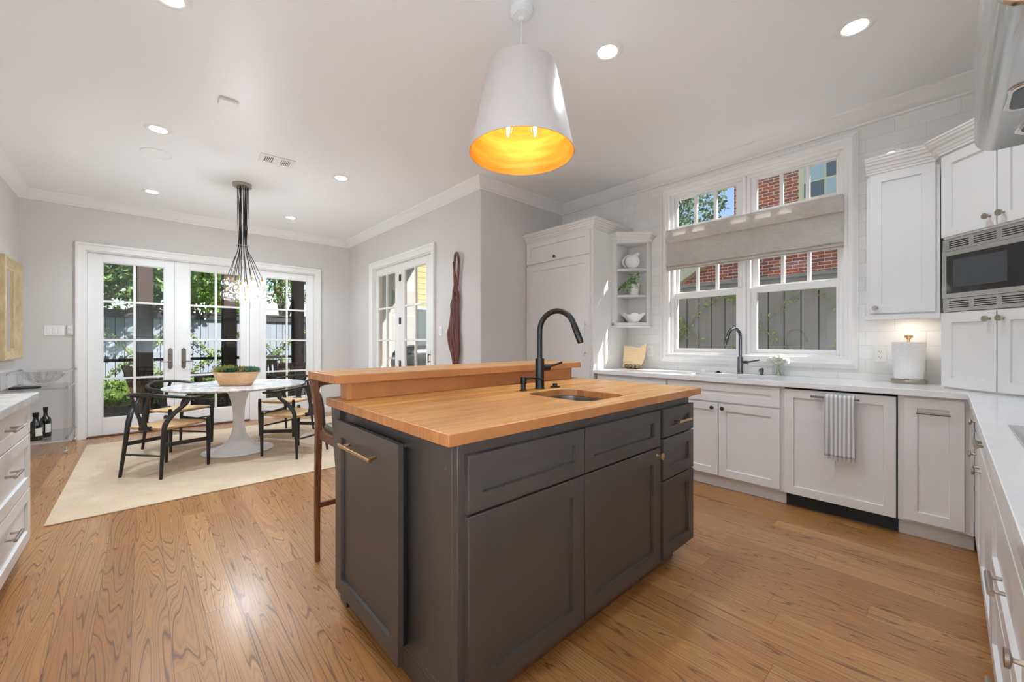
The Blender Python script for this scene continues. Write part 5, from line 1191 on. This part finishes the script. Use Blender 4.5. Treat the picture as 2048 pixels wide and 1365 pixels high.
def cloud(mb, c, rad, n, size, mat_i=0, shell=.75):
    pts = []
    for _ in range(n):
        d = Vector((rng.gauss(0, 1), rng.gauss(0, 1), rng.gauss(0, 1))).normalized(); r = shell+(1-shell)*rng.random()
        r = r if rng.random() < .75 else rng.random(); pts.append(Vector(c)+Vector((d.x*rad[0]*r, d.y*rad[1]*r, d.z*rad[2]*r)))
    return leaves(mb, pts, size, rng, mat_i, .2, .55)
def hedge(label, x0, x1, y0, y1, z1, n):
    t = thing('clipped_hedge', label, 'hedge', ((x0+x1)/2, (y0+y1)/2, -.12), 0, 'clipped hedges in the garden')
    MB().box((x0+.04, y0+.04, -.12), (x1-.04, y1-.04, z1-.05)).build('core', 'hedge', t)
    mb = MB(); pts = []
    for _ in range(n):
        f = rng.random()
        if f < .5: pts.append((rng.uniform(x0, x1), rng.uniform(y0, y1), z1-.04*rng.random()))
        else: pts.append((rng.uniform(x0, x1), y0+.04*rng.random(), rng.uniform(-.12, z1)))
    leaves(mb, pts, .06, rng, 0, -.3, .6).build('foliage', 'hedge', t, smooth=0, recalc=False)
hedge('long clipped hedge at the foot of the garden fence', -3.0, 4.6, 10.75, 11.35, .42, 5200)
hedge('low clipped hedge close to the porch screen', -3.0, 3.2, 9.95, 10.4, .10, 3600)
def tree(label, x, y, h, crowns, n, size, mat, trunk=.12, name='garden_tree'):
    t = thing(name, label, 'tree', (x, y, -.12), 0, 'trees beyond the fences')
    mb = MB()
    mb.tube(bez([(x, y, -.12), (x+.1, y, h*.4), (x-.05, y+.05, h*.8)], 10), [trunk*(1-.5*k/10) for k in range(11)], 8)
    for c, r in crowns:
        mb.tube(bez([(x+.05, y, h*.45), (x*.5+c[0]*.5, y*.5+c[1]*.5, h*.3+c[2]*.6), c], 8), [trunk*.45*(1-.7*k/8) for k in range(9)], 6)
        for _ in range(5):
            d = Vector((rng.uniform(-1, 1)*r[0], rng.uniform(-1, 1)*r[1], rng.uniform(-1, 1)*r[2])); mb.tube([Vector(c), Vector(c)+d*.5+Vector((0, 0, .1)), Vector(c)+d], [trunk*.18, trunk*.12, trunk*.06], 5)
    mb.build('trunk', 'branch', t)
    lf = MB(); tot = sum(r[0]*r[2] for c, r in crowns)
    for c, r in crowns: cloud(lf, c, r, int(n*r[0]*r[2]/tot), size)
    lf.build('foliage', mat, t, smooth=0, recalc=False)
tree('dense leafy tree overhanging the garden fence behind the left door', -1.3, 13.2, 3.2, [((-1.4, 12.0, 2.9), (1.2, .7, .85)), ((-.5, 11.6, 3.0), (.8, .6, .7)), ((.2, 11.5, 2.7), (.6, .5, .4)), ((1.2, 11.6, 2.85), (.6, .4, .4)), ((-1.6, 11.3, 2.75), (.9, .5, .45)), ((-.6, 12.9, 2.4), (1.1, .4, 1.0)), ((.5, 12.95, 2.3), (.7, .35, .9)), ((-.8, 12.4, 4.2), (1.6, 1.2, .9)), ((-1.9, 12.9, 2.5), (.9, .4, 1.1))], 11500, .14, 'leaf')
tree('bright green tree behind the middle garden door', 1.3, 13.6, 3.4, [((.95, 12.5, 2.95), (.7, .6, .8)), ((1.75, 12.9, 2.75), (.6, .5, 1.0)), ((1.25, 12.9, 2.2), (.8, .35, .8)), ((1.3, 13.3, 4.2), (1.2, .9, .9)), ((2.15, 13.4, 2.9), (.5, .5, .7))], 6500, .13, 'leaf_bright')
tree('sparse branching tree behind the fixed glass panel', 3.2, 14.2, 3.6, [((2.7, 13.6, 3.3), (.8, .7, 1.0)), ((3.5, 13.9, 3.5), (.9, .8, 1.2)), ((3.1, 14.2, 4.6), (1.3, 1.0, .9)), ((4.3, 14.0, 3.2), (.7, .7, 1.0))], 3600, .11, 'leaf')
tree('tall overhanging tree standing left of the porch', -4.2, 11.6, 3.6, [((-3.6, 11.5, 3.8), (1.3, 1.0, 1.2)), ((-4.6, 11.8, 4.6), (1.6, 1.2, 1.2))], 2200, .18, 'leaf')
t = thing('neighbour_house', 'grey hipped roof of a neighbouring house above the garden fence', 'house', (4.6, 21, -.12), 0)
MB().box((2.9, 19.5, -.12), (9, 24, 2.3)).build('wall', 'cream', t)
MB().add([(2.5, 19.1, 2.3), (9.4, 19.1, 2.3), (9.4, 24.4, 2.3), (2.5, 24.4, 2.3), (5.0, 21.7, 3.9), (6.9, 21.7, 3.9)], [(0, 1, 5, 4), (1, 2, 5), (2, 3, 4, 5), (3, 0, 4), (3, 2, 1, 0)]).build('roof', 'roof', t)
MB().box((5.2, 22.5, 2.5), (5.9, 23.2, 4.4)).build('chimney', 'brick', t)

def slat_chair(x, y, deg, label):
    t = thing('porch_chair', label, 'chair', (0, 0, 0), 0, 'dark wooden porch chairs')
    for sx in (-.27, .27):
        MB().box((sx-.02, -.28, 0), (sx+.02, -.24, .62)).build('leg', 'outwood', t); MB().tube([(sx, .24, 0), (sx, .25, .42), (sx, .36, .86)], .024, 4).build('leg', 'outwood', t)
        MB().box((sx-.035, -.30, .60), (sx+.035, .32, .625)).build('arm', 'outwood', t)
    MB().box((-.27, -.27, .38), (.27, .26, .42)).build('seat', 'outwood', t)
    fb2 = frame((0, .25, .42), (1, 0, 0), (0, -1, .25), (0, .24, 1))
    mb = MB(); mb.fbox(fb2, (-.27, .36, -.015), (.27, .45, .015)).fbox(fb2, (-.27, .02, -.015), (.27, .07, .015))
    for k in range(7): a = -.24+k*.08; mb.fbox(fb2, (a-.022, .06, -.01), (a+.022, .37, .01))
    mb.build('backrest', 'outwood', t)
    t.location = (x, y, -.03); t.rotation_euler = (0, 0, math.radians(deg)); return t
c0 = slat_chair(1.98, 8.2, 185, 'dark slatted porch chair seen from behind through the fixed glass panel')
dup(c0, (.17, 8.6, -.03), math.radians(100), 'dark slatted porch chair seen from the side behind the left garden door')
dup(c0, (1.78, 8.92, -.03), math.radians(8), 'dark slatted porch chair turned towards the porch rail')
t = thing('porch_table', 'dark rectangular porch table behind the middle garden door', 'table', (1.0, 8.45, -.03))
MB().box((.62, 8.1, .62), (1.40, 8.85, .66)).build('table_top', 'outwood', t, bevel=.004)
for x in (.68, 1.34):
    for y in (8.16, 8.79): MB().box((x-.03, y-.03, -.03), (x+.03, y+.03, .62)).build('leg', 'outwood', t)

# ------------------------------------------------------------------ side court seen through the double door
o = MB().box((2.9, 3.6, -.12), (9, 7.4, -.04)).build('side_terrace', 'concrete'); tag(o, 'pale concrete terrace outside the double door', 'floor', None, 'structure')
o = MB().box((3.15, 9.0, -.12), (5.05, 9.25, 3.6)).box((3.1, 8.9, -.12), (5.1, 9.0, .42)).build('court_wall', 'stucco'); tag(o, 'sunlit white stucco wall with a ledge outside the double door', 'wall', None, 'structure')
t = thing('court_house', 'yellow lap sided house with a dark window beside the stucco wall', 'house', (6.5, 10.4, -.12))
MB().box((5.05, 10.3, -.12), (9, 12, 5)).build('wall', 'siding', t)
w_ = MB().box((5.35, 10.27, .5), (6.6, 10.31, 2.2)).build('window', 'cream', t); MB().box((5.42, 10.26, .56), (6.53, 10.275, 2.13)).build('pane', 'tealglass', w_)
o = MB().prism([(3.7, 2.95), (5.0, 2.95), (6.5, 5.47), (6.5, 5.8), (3.7, 5.8)], frame((0, 7.5, 0), (1, 0, 0), (0, 1, 0)), -.12, .12).build('shadow_slab', 'stucco')  # slanted slab out of view, added to throw a diagonal shadow on court_wall
tag(o, 'unseen slanted slab added to cast the diagonal shadow on the stucco wall', 'shadow caster', None, 'structure')
t = thing('covered_grill', 'grill under a glossy black cover on the side terrace', 'grill', (4.55, 7.75, -.04))
mb = MB(); n = 32; vs = []
for s_, z in ((1, -.04), (.97, .5), (1.0, .75), (.96, .95), (.8, 1.08), (.45, 1.13), (.001, 1.14)):
    for k in range(n):
        a = 2*PI*k/n; q = 1+.05*math.sin(k*2.1+z*7)*(1 if s_ > .3 else 0); ca, sa = math.cos(a), math.sin(a)
        vs.append((4.55+.72*s_*q*math.copysign(abs(ca)**.5, ca), 7.75+.34*s_*q*math.copysign(abs(sa)**.5, sa), z))
mb.add(vs, [(i*n+k, i*n+(k+1) % n, (i+1)*n+(k+1) % n, (i+1)*n+k) for i in range(6) for k in range(n)]).build('cover', 'cover', t, smooth=60)
MB().box((3.78, 7.50, .84), (3.85, 8.0, .88)).build('side_handle', 'steel', t)

# ------------------------------------------------------------------ outside the kitchen window
t = thing('side_fence', 'weathered dark grey board fence right outside the kitchen window', 'fence', (5.6, 1.5, -.12))
MB().box((5.60, -6, -.12), (5.64, 6.8, 1.93)).build('boards', 'fence_grey', t)
MB().box((5.56, -6, 1.84), (5.60, 6.8, 1.95)).build('top_rail', 'fence_cap', t); MB().box((5.52, -6, 1.95), (5.67, 6.8, 1.99)).build('cap', 'fence_cap', t)
rng = random.Random(14)
lattice('wire_vine', 'thin vine climbing crossed wires on the dark fence outside the kitchen window', 1, 5.6, [-.25, .65, 1.553, 2.455, 3.36], 1.39, .46, .9, 1.86, 'vine', 90, .05, (1, 0, 0), -.04, .55)
lf = MB(); cloud(lf, (5.50, 2.60, 1.38), (.06, .16, .24), 300, .035); cloud(lf, (5.50, 1.86, 1.80), (.05, .2, .06), 70, .05)
o = lf.build('fern_clump', 'vine', smooth=0, recalc=False); tag(o, 'feathery green clump growing on the dark fence in the left window', 'plant')
t = thing('brick_house', 'two storey red brick house with a cream window behind the dark fence', 'house', (14, 0, -.12))
MB().box((11, -9, -.12), (18, 3.67, 7.6)).build('wall', 'brick', t)
MB().box((10.6, -9.4, 7.6), (18.4, 4.1, 7.9)).build('eaves', 'cream', t)
w_ = MB().box((10.95, .90, 3.9), (11.03, 2.30, 5.75)).build('window', 'cream', t)
for k in range(3):
    for q in range(4): MB().box((10.94, 1.04+k*.40, 4.05+q*.37), (10.955, 1.40+k*.40, 4.38+q*.37)).build('pane', 'curtain' if (k+q) % 3 else 'tealglass', w_)
t = thing('brick_garage', 'low brick gable with a sloped cream rake board behind the dark fence', 'garage', (10.5, 4.6, -.12))
gp = [(3.45, -.12), (3.45, 3.7), (5.6, 2.35), (5.6, -.12)]
MB().prism(gp, frame((10.6, 0, 0), (0, 1, 0), (-1, 0, 0)), -.38, 0).build('wall', 'brick', t)
MB().prism([(3.6, 3.45), (3.6, 3.95), (6.1, 2.32), (6.1, 1.95)], frame((10.6, 0, 0), (0, 1, 0), (-1, 0, 0)), 0, .25).build('rake_board', 'cream', t)
rng = random.Random(30)
tree('blue green oak seen against the sky through the left transom', 15, 10.5, 5.0, [((14.2, 8.7, 6.2), (1.5, 1.6, 1.9)), ((15, 6.6, 6.6), (1.5, 1.3, 1.9)), ((15.2, 11, 6.4), (1.8, 1.8, 2.2)), ((14.5, 7.6, 5.2), (1.2, 1.6, 1.6))], 9000, .17, 'leaf_blue', .25)
